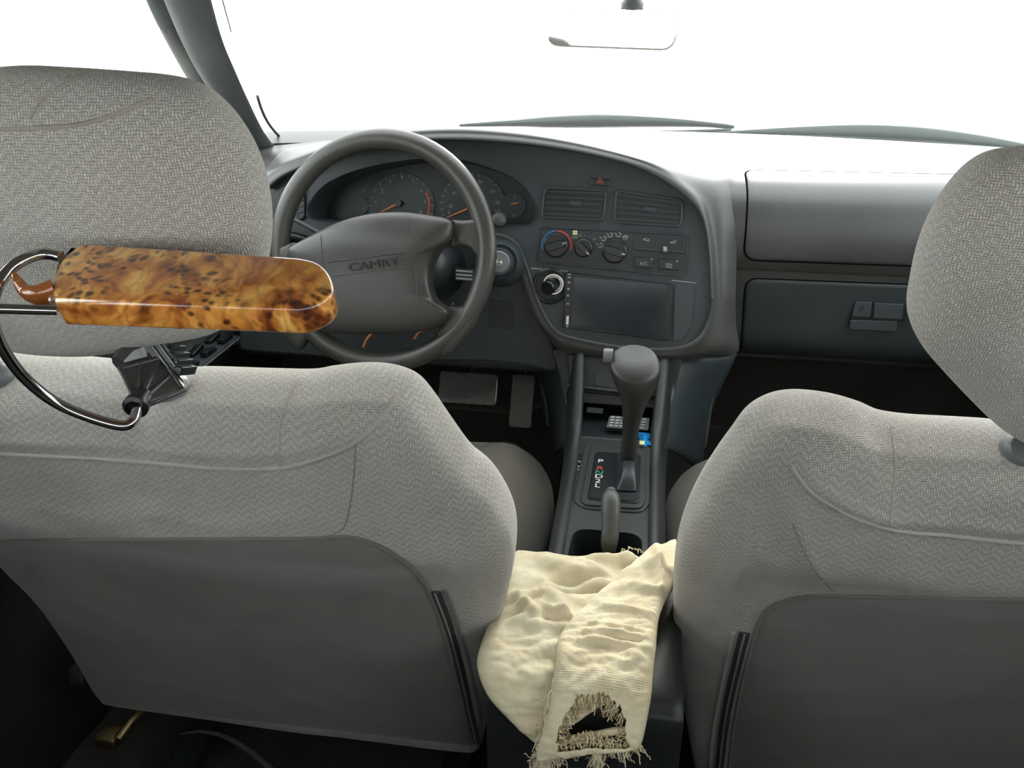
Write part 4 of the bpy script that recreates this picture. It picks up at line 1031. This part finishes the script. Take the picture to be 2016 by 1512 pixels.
# side walls
for nm, x, s in (('console_side', xl, -1), ('console_side', xr, 1)):
    rows = []
    for y in [ya, .85, .95, 1.05, 1.135, 1.16, 1.20, 1.24, 1.27, 1.30]:
        top = zt(y)+.008
        if y > 1.135: top = zt(1.135)+.008+(y-1.135)*.85
        e = .012*max(0, (y-1.1)/.2)*s
        rows.append([V((x+e+s*.012, y, .05)), V((x+e+s*.012, y, top-.06)), V((x+e+s*.003, y, top-.012)), V((x+e-s*.002, y, top-.003)), V((x+e-s*.008, y, top)), V((x+e-s*.014, y, top-.002)), V((x+e-s*.017, y, top-.012)), V((x+e-s*.017, y, top-.07))])
    grid(nm, rows, M['console'], cs, 60)
TP = Plane((0, 1.0, zt(1.0)), (1, 0, 0), (0, 1, .04))
# top plate with shift gate surround and the bin opening
tp = slab('top_plate', TP, [V((xl, ya-1.0)), V((xr, ya-1.0)), V((xr, yd-1.0)), V((xl, yd-1.0))], M['console'], cs, d=.001, depth=.006, bev=.001, r=0, px=False,
          holes=[([V((xl+.02, .815-1.0)), V((xr-.02, .815-1.0)), V((xr-.024, yb_+.01-1.0)), V((xl+.024, yb_+.01-1.0))], .02)])
# bin walls + floor
bl = clean(rpoly([V((xl+.02, -.185)), V((xr-.02, -.185)), V((xr-.024, yb_+.01-1.0)), V((xl+.024, yb_+.01-1.0))], .02))
rows = [[TP.w(a.x*s+((xl+xr)/2)*(1-s), a.y, d) for a in bl] for s, d in ((1.03, .0035), (1.0, .004), (.99, .001), (.97, -.06))]
bw = grid('bin_wall', rows, M['dark'], cs, 50, closed_u=True)
slab('bin_floor', TP, bl, M['dark'], cs, d=-.058, depth=.002, bev=.0005, r=0, px=False)
# stepped surround and gate
slab('gate_surround', TP, [(1152, 868), (1282, 880), (1283, 985), (1265, 1008), (1150, 1000), (1128, 985)], M['console'], cs, d=.004, depth=.004, bev=.002, r=.012)
slab('gate_rim', TP, [(1163, 878), (1272, 886), (1270, 985), (1262, 1000), (1150, 992), (1142, 982)], M['console'], cs, d=.0075, depth=.005, bev=.002, r=.010)
gt = slab('shift_gate', TP, [(1172, 888), (1262, 893), (1258, 990), (1156, 981)], M['black'], cs, d=.010, depth=.006, bev=.002, r=.008)
slab('gate_slot', TP, [(1218, 898), (1256, 900), (1252, 965), (1212, 962)], M['dark'], gt, d=.0112, depth=.002, bev=.0005, r=.004)
tube('gate_highlight', [TP.p(1160, 979, .010), TP.p(1205, 984, .0105), TP.p(1255, 986, .010)], .0011, M['dark'], gt, n=6)
for (x, y), s, m_ in (((1182, 908), 'P', 'white'), ((1181, 922), 'R', 'red'), ((1180, 930), 'N', 'green'), ((1179, 938), 'D', 'white'), ((1177, 947), '2', 'white'), ((1176, 956), 'L', 'white')):
    text('lettering', s, TP, (x, y), .0135, M[m_], gt, d=.0108, rot=-.06, sx=1.25)
lk_ = slab('shift_lock', TP, [(1136, 892), (1148, 893), (1146, 912), (1134, 911)], M['black'], cs, d=.004, depth=.004, bev=.001, r=.003)
text('lettering', 'Y', TP, (1139, 919), .010, M['grey'], cs, d=.0022, rot=0)
strip('lock_mark', TP, (1135, 924), (1144, 924), 1.4, M['grey'], cs, .001)
strip('lock_mark', TP, (1138, 908), (1144, 908), 1.6, M['grey'], lk_, .004)
# lower flanks where the console meets the dashboard
for nm, pl in (('console_flank', [(1340, 702, 1.27), (1400, 699, 1.30), (1450, 697, 1.34), (1312, 800, 1.21), (1352, 800, 1.25), (1395, 820, 1.32), (1305, 885, 1.14), (1330, 890, 1.20), (1382, 930, 1.30)]),
               ('console_flank', [(1092, 690, 1.27), (1075, 700, 1.32), (1055, 715, 1.38), (1118, 800, 1.21), (1100, 800, 1.26), (1080, 815, 1.34), (1118, 880, 1.14), (1106, 885, 1.20), (1090, 900, 1.30)])):
    g_ = [[at_y(*pl[i*3+j]) for j in range(3)] for i in range(3)]
    g_ = [crom(r, 4) for r in g_]; g_ = [crom(c, 4) for c in zip(*g_)]
    grid(nm, g_, M['face'], cs, 70, thick=.004)
tube('flank_edge', [at_y(1404, 760, 1.318), at_y(1394, 820, 1.318), at_y(1386, 880, 1.31)], [.004, .006, .005], M['trim'], cs, n=8, flat=.5)
tube('flank_edge', [at_y(1062, 722, 1.37), at_y(1070, 780, 1.35), at_y(1078, 840, 1.33)], [.006, .007, .004], M['face'], cs, n=8, flat=.5)
# front storage: tray floor, back wall, pocket lip and ashtray
zf = zt(1.135)-.012
box('tray_floor', ((xl+xr)/2, 1.20, zf-.003), (xr-xl-.02, .16, .006), M['dark'], cs, .002)
tube('tray_edge', [V((xl+.006, 1.135, zt(1.135)-.002)), V((xr-.006, 1.135, zt(1.135)-.002))], .004, M['console'], cs, n=8)
FPl = Plane((0, 1.235, .54), (1, 0, 0), (0, .45, 1))
slab('upper_frame', FPl, [(1085, 686), (1345, 705), (1322, 800), (1118, 790)], M['console'], cs, d=-.004, depth=.01, bev=.002, r=.006)
ash = slab('ashtray_lid', FPl, [(1116, 697), (1315, 716), (1312, 776), (1122, 758)], M['console'], cs, d=.003, depth=.006, bev=.002, r=.007)
slab('finger_recess', FPl, [(1174, 734), (1232, 740), (1230, 768), (1168, 760)], M['dark'], ash, d=.0042, depth=.003, bev=.0008, r=.007)
tube('shelf_rail', [FPl.p(1118, 760, .004), FPl.p(1312, 781, .004)], .004, M['console'], cs, n=8)
slab('pocket_face', FPl, [(1123, 768), (1311, 788), (1308, 806), (1128, 792)], M['console'], cs, d=.0, depth=.012, bev=.002, r=.004)
slab('coin_clip', FPl, [(1155, 801), (1188, 804), (1186, 815), (1153, 812)], M['face'], cs, d=-.004, depth=.004, bev=.001, r=.002)
box('tray_back', ((xl+xr)/2, 1.285, .50), (xr-xl, .01, .09), M['dark'], cs, .002)
# things lying in the tray
kb = thing('remote_control', 'black remote with rows of pale keys lying in console tray', 'remote', at_y(1237, 832, 1.19))
RP = Plane(at_y(1237, 832, 1.185), (1, .05, 0), (0, .90, .42))
slab('case', RP, [(1200, 817), (1280, 822), (1277, 848), (1192, 842)], M['dark'], kb, d=.0, depth=.008, bev=.0012, r=.003)
for r_ in range(4):
    for c_ in range(7):
        if c_ in (3,) and False: continue
        x, y = 1207+c_*10.3-r_*1.3, 821+r_*5.4+c_*.75
        slab('key', RP, [(x-3.6, y-1.5), (x+3.6, y-1.2), (x+3.4, y+1.6), (x-3.8, y+1.3)], M['grey'], kb, d=.0012, depth=.0012, bev=.0003, r=.0006)
pk = thing('sweet_packet', 'small crumpled blue foil packet with yellow patch in console tray', 'packet', at_z(1268, 866, zf+.002))
ro = []
for i in range(9):
    row = []
    for j in range(7):
        u, v = i/8, j/6
        px = 1255+26*v+(8*u); py = 851+27*u+3*v
        row.append(at_z(px, py, zf+.008+.006*noise.noise(V((u*3, v*3, 5)))+.008*sin(pi*v)*(1-u*.5)))
    ro.append(row)
grid('foil', ro, M['bluef'], pk, 30, thick=.002)
yp = [[at_z(1259+10*v, 868+7*u, zf+.021) for v in (0, .5, 1)] for u in (0, .5, 1)]
grid('patch', yp, M['yellow'], pk, thick=.001)

# gear selector
gs = thing('gear_selector', 'tall grey automatic gear selector with bulbous padded knob', 'gear lever', TP.p(1235, 960, .01))
yk = 1.02
def gp_(px, py, y): return at_y(px, py, y)
path = [(1247, 712, 1.035, 50, 26), ]
# knob and neck as stacked ellipses: (left px, right px, py, y, depth)
ell = [(1236, 1262, 692, 1.040, .008), (1216, 1285, 695, 1.036, .018), (1204, 1294, 704, 1.03, .026), (1200, 1300, 716, 1.026, .034), (1202, 1301, 728, 1.024, .034), (1207, 1296, 746, 1.024, .031),
       (1215, 1288, 764, 1.026, .027), (1222, 1276, 784, 1.03, .023), (1225, 1268, 806, 1.036, .020), (1225, 1260, 832, 1.044, .018), (1225, 1256, 860, 1.05, .017), (1222, 1254, 888, 1.056, .017), (1224, 1252, 898, 1.058, .016)]
rows = []
for l, r, y_, Y, dp in ell:
    a, b = gp_(l, y_, Y), gp_(r, y_, Y); c = (a+b)/2; hx = (b-a).length/2
    rows.append([c+V((hx*cos(t), dp*sin(t)*.96, dp*sin(t)*.28)) for t in [2*pi*k/28 for k in range(28)]])
R2 = [crom(c, 4) for c in zip(*rows)]
grid('knob', list(map(list, zip(*R2))), M['knob'], gs, 70, closed_u=True, caps=True)
c = gp_(1193, 700, 1.03)
dome('release_button', gp_(1206, 701, 1.03), (-1, 0, .03), [(.0105, 0), (.0105, .010), (.0095, .0125), (.001, .013)], M['collar'], gs, seg=24)
a, b = gp_(1226, 905, 1.06), gp_(1250, 905, 1.06)
tube('lever_stem', [gp_(1237, 890, 1.056), gp_(1237, 925, 1.06), TP.p(1237, 945, .0)], [.011, .0115, .012], M['dark'], gs, n=14)
rows = []
for l, r, t_, b2, h in [(1214, 1254, 905, 965, .012), (1220, 1253, 905, 950, .02), (1226, 1250, 905, 930, .028)]:
    q = rpoly(TP.q([(l, t_), (r, t_+2), (r, b2+2), (l, b2)], h), .006); rows.append([TP.w(a.x, a.y, h) for a in q])
grid('boot', rows, M['dark'], gs, 50, closed_u=True, caps=True)

# hand brake
hb = thing('hand_brake', 'grey plastic hand brake lever pointing forward over dark bin', 'hand brake', at_z(1190, 1110, .42))
he = [(1189, 1216, 972, .535), (1184, 1221, 982, .535), (1183, 1222, 1000, .53), (1184, 1220, 1025, .52), (1184, 1219, 1050, .508), (1183, 1216, 1068, .50), (1186, 1212, 1085, .49), (1188, 1208, 1100, .48), (1189, 1207, 1125, .465), (1189, 1207, 1170, .44)]
rows = []
for l, r, y_, z_ in he:
    a, b = at_z(l, y_, z_), at_z(r, y_, z_); c = (a+b)/2; hx = (b-a).length/2
    rows.append([c+V((hx*cos(t), 0, hx*.95*sin(t))) for t in [2*pi*k/20 for k in range(20)]])
R2 = [crom(c, 3) for c in zip(*rows)]
grid('grip', list(map(list, zip(*R2))), M['lever'], hb, 70, closed_u=True, caps=True)
c = (rows[0][0]+rows[0][10])/2
dome('release_button', c+V((0, -.002, 0)), (0, 1, .15), [(.007, 0), (.007, .005), (.006, .008), (.001, .0085)], M['collar'], hb, seg=20)

# armrest box under the cloth
ar = thing('armrest_box', 'dark armrest box between front seats covered by cream cloth', 'armrest', (.01, .68, .3))
axl, axr = at_y(962, 1500, .60).x, at_y(1335, 1500, .60).x
rr_ = []
AC = [(.80, .455), (.80, .478), (.79, .486), (.70, .488), (.62, .486), (.598, .478), (.590, .46), (.592, .36), (.60, .24), (.615, .10), (.62, .0)]
for x, k in [(axl, .94), (axl+.004, .985), (axl+.012, 1), (0, 1), (axr-.012, 1), (axr-.004, .985), (axr, .94)]:
    rr_.append([V((x, y+(1-k)*.03*(1 if y < .7 else -1), z_*(1 if z_ < .4 else (1-(1-k)*.15)))) for y, z_ in crom(AC, 4)])
grid('lid', rr_, M['console'], ar, 60)
for nm, x in (('box_side', axl), ('box_side', axr)):
    grid(nm, [[V((x, y, .0)), V((x, y, .25)), V((x, y, .455))] for y in (.60, .70, .80)], M['console'], ar)

# ================================================================== CLOTH
ct = thing('muslin_cloth', 'crumpled cream muslin cloth with frayed end, folded over centre armrest', 'cloth', (.01, .68, .49))
CP = Profile([(.86, .470), (.83, .488), (.80, .495), (.70, .4975), (.62, .4955), (.594, .485), (.579, .462), (.573, .43), (.575, .36), (.580, .28)], 8)
folds = [ # (x0,y0,x1,y1, width px, height)
 (1070, 1125, 1200, 1175, 12, .007), (1110, 1120, 1215, 1165, 8, .005), (1060, 1215, 1120, 1250, 9, .006), (1020, 1200, 1060, 1240, 10, .006), (1065, 1160, 1110, 1230, 16, .005),
 (1080, 1165, 1200, 1160, 5, -.004), (1075, 1185, 1195, 1182, 5, -.004), (1100, 1235, 1130, 1245, 6, .006), (1000, 1200, 1090, 1180, 7, .003), (990, 1225, 1080, 1205, 7, .003), (985, 1250, 1060, 1232, 7, .003),
 (1165, 1115, 1260, 1130, 9, .004), (1215, 1130, 1250, 1115, 8, .005), (1040, 1250, 1130, 1262, 8, .005)]
folds2 = [(1270, 1150, 1310, 1165, 10, .006), (1160, 1270, 1270, 1290, 5, .003), (1150, 1285, 1270, 1300, 5, .003), (1140, 1300, 1280, 1318, 5, .003), (1180, 1235, 1280, 1250, 6, .003), (1225, 1190, 1310, 1210, 7, .003), (1290, 1120, 1300, 1200, 8, .006)]
def fold_h(x, y, FL):
    h = 0
    for x0, y0, x1, y1, w_, a in FL:
        A = V((x0, y0)); B = V((x1, y1)); p = V((x, y)); t = max(0, min(1, (p-A).dot(B-A)/(B-A).length_squared)); d = (p-(A+(B-A)*t)).length
        h += a*math.exp(-(d/w_)**2)*(.4+.6*sin(pi*min(1, max(0, t*.9+.05))))
    return h
def sheet_cloth(name, left, right, FL, lift, seed, nu=90, sub=14, parent=ct, base=.001, cut=None):
    PXS = []
    L, R = crom(left, sub), crom(right, sub); rows = []; uv = []
    for i, (a, b) in enumerate(zip(L, R)):
        row = []; ur = []
        for j in range(nu+1):
            q = a+(b-a)*(j/nu); e = min(j/nu, 1-j/nu, (i+.0)/len(L)*1.2, (len(L)-1-i)/len(L)*2.0)
            edge = 1-math.exp(-e/.035)
            s = CP.uv(q.x, q.y); PXS.append((q.x, q.y))
            f = fold_h(q.x, q.y, FL)+.0026*noise.noise(V((q.x*.014, q.y*.040, seed)))+.0012*noise.noise(V((q.x*.035, q.y*.11, seed+3)))+.0005*noise.noise(V((q.x*.11, q.y*.25, seed+5)))
            jag = .0
            row.append(CP.w(s.x, s.y, base+(lift+f*1.9)*edge)); ur.append(V((s.x, s.y)))
        rows.append(row); uv.append(ur)
    if cut is None: return grid(name, rows, M['cloth'], parent, 80, uvs=uv, thick=.0012)
    m = nu+1; fs = [(i*m+j, i*m+j+1, (i+1)*m+j+1, (i+1)*m+j) for i in range(len(rows)-1) for j in range(nu) if not cut(*PXS[i*m+j])]
    o = mesh(name, [p for r in rows for p in r], fs, M['cloth'], parent, 80, uvs=[q for r in uv for q in r])
    md = o.modifiers.new('thickness', 'SOLIDIFY'); md.thickness = .0012; md.offset = 0
    return o
def ragged(x, y):      # worn arch torn into the open end of the flap
    return ((x-1168)/(66+9*noise.noise(V((x*.09, y*.09, 2)))))**2+((y-1432)/(62+16*noise.noise(V((x*.12, 3, 7)))))**2 < 1 and y < 1444
sheet_cloth('cloth_layer', [(1012, 1092), (1004, 1115), (990, 1165), (965, 1225), (942, 1290), (943, 1325), (962, 1370), (1000, 1412), (1040, 1448), (1058, 1460)],
            [(1300, 1118), (1302, 1128), (1295, 1150), (1285, 1180), (1275, 1215), (1265, 1255), (1255, 1290), (1245, 1320), (1235, 1350), (1225, 1365)], folds, .012, 1.7)
fl_ = sheet_cloth('folded_flap', [(1296, 1108), (1262, 1126), (1222, 1160), (1172, 1205), (1135, 1240), (1108, 1270), (1096, 1300), (1094, 1330), (1088, 1365), (1075, 1410), (1062, 1445), (1060, 1462)],
            [(1327, 1094), (1332, 1130), (1326, 1175), (1305, 1215), (1294, 1245), (1290, 1275), (1288, 1305), (1284, 1335), (1280, 1370), (1274, 1400), (1264, 1438), (1258, 1450)], folds2, .010, 5.1, base=.019, cut=ragged)
# frayed threads along the open end
random.seed(11)
vs, fs = [], []
def thread(px, py, dx, dy, L_, r=.00058, curl=6):
    n = 9; x, y = px, py; a = math.atan2(dy, dx); P = []
    for k in range(n):
        sxy = CP.uv(x, y); P.append(CP.w(sxy.x, sxy.y, .024+.010*random.random()*(k/n)-.012*k/n))
        a += random.uniform(-.35, .35)*curl/6; x += cos(a)*L_/n; y += sin(a)*L_/n
    P = crom(P, 2); b = len(vs)
    for i, p in enumerate(P):
        t = (P[min(i+1, len(P)-1)]-P[max(i-1, 0)]).normalized(); u_ = t.orthogonal().normalized(); v_ = t.cross(u_)
        for k in range(3): vs.append(p+(u_*cos(2.094*k)+v_*sin(2.094*k))*r)
    for i in range(len(P)-1):
        for k in range(3): fs.append((b+i*3+k, b+i*3+(k+1) % 3, b+i*3+3+(k+1) % 3, b+i*3+3+k))
for k in range(230):
    t = random.random(); x = 1060+200*t; y = 1455-10*t+random.uniform(-14, 4)
    if 1105 < x < 1215: y -= 18*sin(pi*(x-1105)/110)
    thread(x, y, random.uniform(-.5, .5), 1, random.uniform(14, 38))
for k in range(120):
    t = random.random(); thread(1098-35*t+random.uniform(-6, 12), 1340+110*t, random.uniform(-.4, .3), 1, random.uniform(18, 45))
for k in range(70): thread(1075+random.gauss(0, 10), 1460, random.uniform(-.5, .5), 1, random.uniform(20, 42))
for k in range(40): thread(1178+random.gauss(0, 5), 1452, random.uniform(-.2, .2), 1, random.uniform(25, 52))
for k in range(5): thread(1238+random.gauss(0, 9), 1113+random.gauss(0, 2), random.uniform(-1, 1), -.12, 11)
for k in range(90):     # loose threads across the torn arch
    a = pi*random.random(); thread(1168-64*cos(a), 1432-60*sin(a), cos(a)*.8+random.uniform(-.5, .5), sin(a)+.2, random.uniform(10, 34))
fr = mesh('fringe', vs, fs, M['cloth'], ct, ang=80); fr['kind'] = 'stuff'
# rolled hem bar across the gap
tube('hem', [CP.w(CP.uv(x, y).x, CP.uv(x, y).y, .014) for x, y in ((1095, 1448), (1130, 1440), (1170, 1434), (1210, 1428), (1245, 1425))], [.006, .0075, .007, .0075, .006], M['cloth'], ct, n=10, flat=.5)

# ================================================================== CLAMPED WOODEN PADDLE
pd = thing('wooden_paddle_holder', 'glossy burl wood paddle on bent chrome tube clamped to driver headrest post', 'holder', at_d(262, 780, .58))
BP = Plane(at_d(390, 560, .47), (1, -.02, -.012), (0, .955, .30))
top = [(152, 481), (180, 478), (588, 505), (622, 513), (643, 530), (654, 553), (653, 572), (638, 588), (612, 601), (585, 607), (106, 591), (101, 565), (108, 535), (118, 512)]
tq = BP.q(top, 0)
sm = [tq[0], tq[1]]+crom(tq[2:10], 5)+crom(tq[10:], 4)
sm = clean(sm)
loops = [(inset(sm, .0035), .0), (inset(sm, .0016), -.0004), (inset(sm, .0004), -.0016), (sm, -.0035), (sm, -.0165), (inset(sm, .0008), -.0182), (inset(sm, .003), -.019)]
m_ = len(sm); vs2 = [BP.w(a.x, a.y, d) for l, d in loops for a in l]
fs2 = [(k*m_+j, k*m_+(j+1) % m_, (k+1)*m_+(j+1) % m_, (k+1)*m_+j) for k in range(len(loops)-1) for j in range(m_)]+[tuple(range(m_)), tuple(range((len(loops)-1)*m_, len(loops)*m_))]
mesh('paddle', vs2, fs2, M['wood'], pd, ang=50)
hk = crom([BP.p(112, 575, -.006), BP.p(85, 582, -.006), BP.p(60, 578, -.005), BP.p(44, 566, -.002), BP.p(33, 550, .003), BP.p(30, 541, .007)], 5)
tube('amber_hook', hk, [.0105-.0085*(i/(len(hk)-1)) for i in range(len(hk))], M['amber'], pd, n=14, flat=.7)
slab('clear_end', BP, [(82, 560), (120, 505), (150, 484), (120, 520), (112, 585), (92, 588)], M['clear'], pd, d=-.003, depth=.010, bev=.002, r=.003)
tp_ = [(120, 505, .50), (85, 500, .50), (45, 512, .49), (14, 536, .485), (-8, 570, .48), (-16, 610, .485), (-10, 650, .49), (8, 690, .50), (40, 735, .515), (85, 776, .53), (130, 803, .54), (190, 826, .545), (232, 837, .548), (252, 836, .550), (264, 824, .554), (270, 805, .565), (273, 788, .575)]
tube('chrome_tube', crom([at_d(*q) for q in tp_], 7), .0036, M['darkchrome'], pd, n=14)
tube('straight_rod', [at_d(-60, 606, .445), at_d(112, 611, .462)], .0029, M['darkchrome'], pd, n=12)
# clamp: ribbed cone, block and toothed jaw
ap = at_d(270, 796, .572); base = [at_d(236, 726, .60), at_d(318, 704, .615), at_d(362, 768, .60), at_d(282, 800, .578)]
K = 40; rows = []
bc = sum(base, V((0, 0, 0)))/4; ax = (bc-ap).normalized()
def basep(t):
    t = (t % 1)*4; i = int(t); return base[i].lerp(base[(i+1) % 4], t-i)
for s, q in ((.16, 0), (.22, .03), (.5, .5), (.8, .85), (.97, 1), (1.0, 1), (1.0, 1)):
    row = []
    for k in range(K):
        p = basep(k/K); p = ap.lerp(p, s)
        rib = abs(((k/K*8) % 1)-.5)*2          # 1 on a rib, 0 between
        c = ap.lerp(bc, s); p = c+(p-c)*(1-.42*(1-rib)*(1 if .01 < q < .99 else 0) if s < .9 else 1)
        row.append(p)
    rows.append(row)
rows[-1] = [p+ax*.006 for p in rows[-1]]; rows[-2] = [bc+(p-bc)*1.03 for p in rows[-2]]
cone = grid('clamp_cone', rows, M['rubber'], pd, 25, closed_u=True, caps=True)
for k in range(8): tube('clamp_rib', [ap.lerp(basep(k/8), .2)+(ap.lerp(basep(k/8), .2)-ap.lerp(bc, .2))*.05, ap.lerp(basep(k/8), .6), basep(k/8)], [.0022, .0016, .0012], M['rubber'], cone, n=8)
tube('clamp_rim', [basep(k/32) for k in range(32)], .0021, M['rubber'], cone, n=8, closed=True)
dome('tube_socket', ap, -ax, [(.0065, -.012), (.0075, -.004), (.0088, 0), (.0088, .004), (.0062, .0055), (.0055, .004), (.001, .004)], M['black'], pd, seg=24)
tube('clamp_block', [at_d(238, 720, .612), at_d(262, 700, .62), at_d(300, 684, .625)], [.009, .013, .012], M['rubber'], pd, n=8, ang=20)
JP = Plane(at_d(335, 700, .615), (1, -.25, -.1), (-.05, .35, 1))
jaw = [(284, 690), (286, 676), (335, 661), (341, 664), (340, 671), (349, 671), (346, 681), (356, 683), (353, 694), (364, 696), (361, 708), (371, 710), (368, 721), (379, 724), (374, 740), (336, 744), (310, 712)]
jaw = [(x-20, y) for x, y in jaw]
jw = slab('clamp_jaw', JP, jaw, M['black'], pd, d=.006, depth=.016, bev=.0008, r=.0006)
for a, b in (((296, 676), (340, 738)), ((312, 670), (356, 730)), ((326, 667), (366, 722))):
    tube('jaw_rib', [JP.p(a[0]-20, a[1], .006), JP.p(b[0]-20, b[1], .006)], .0014, M['rubber'], jw, n=6)
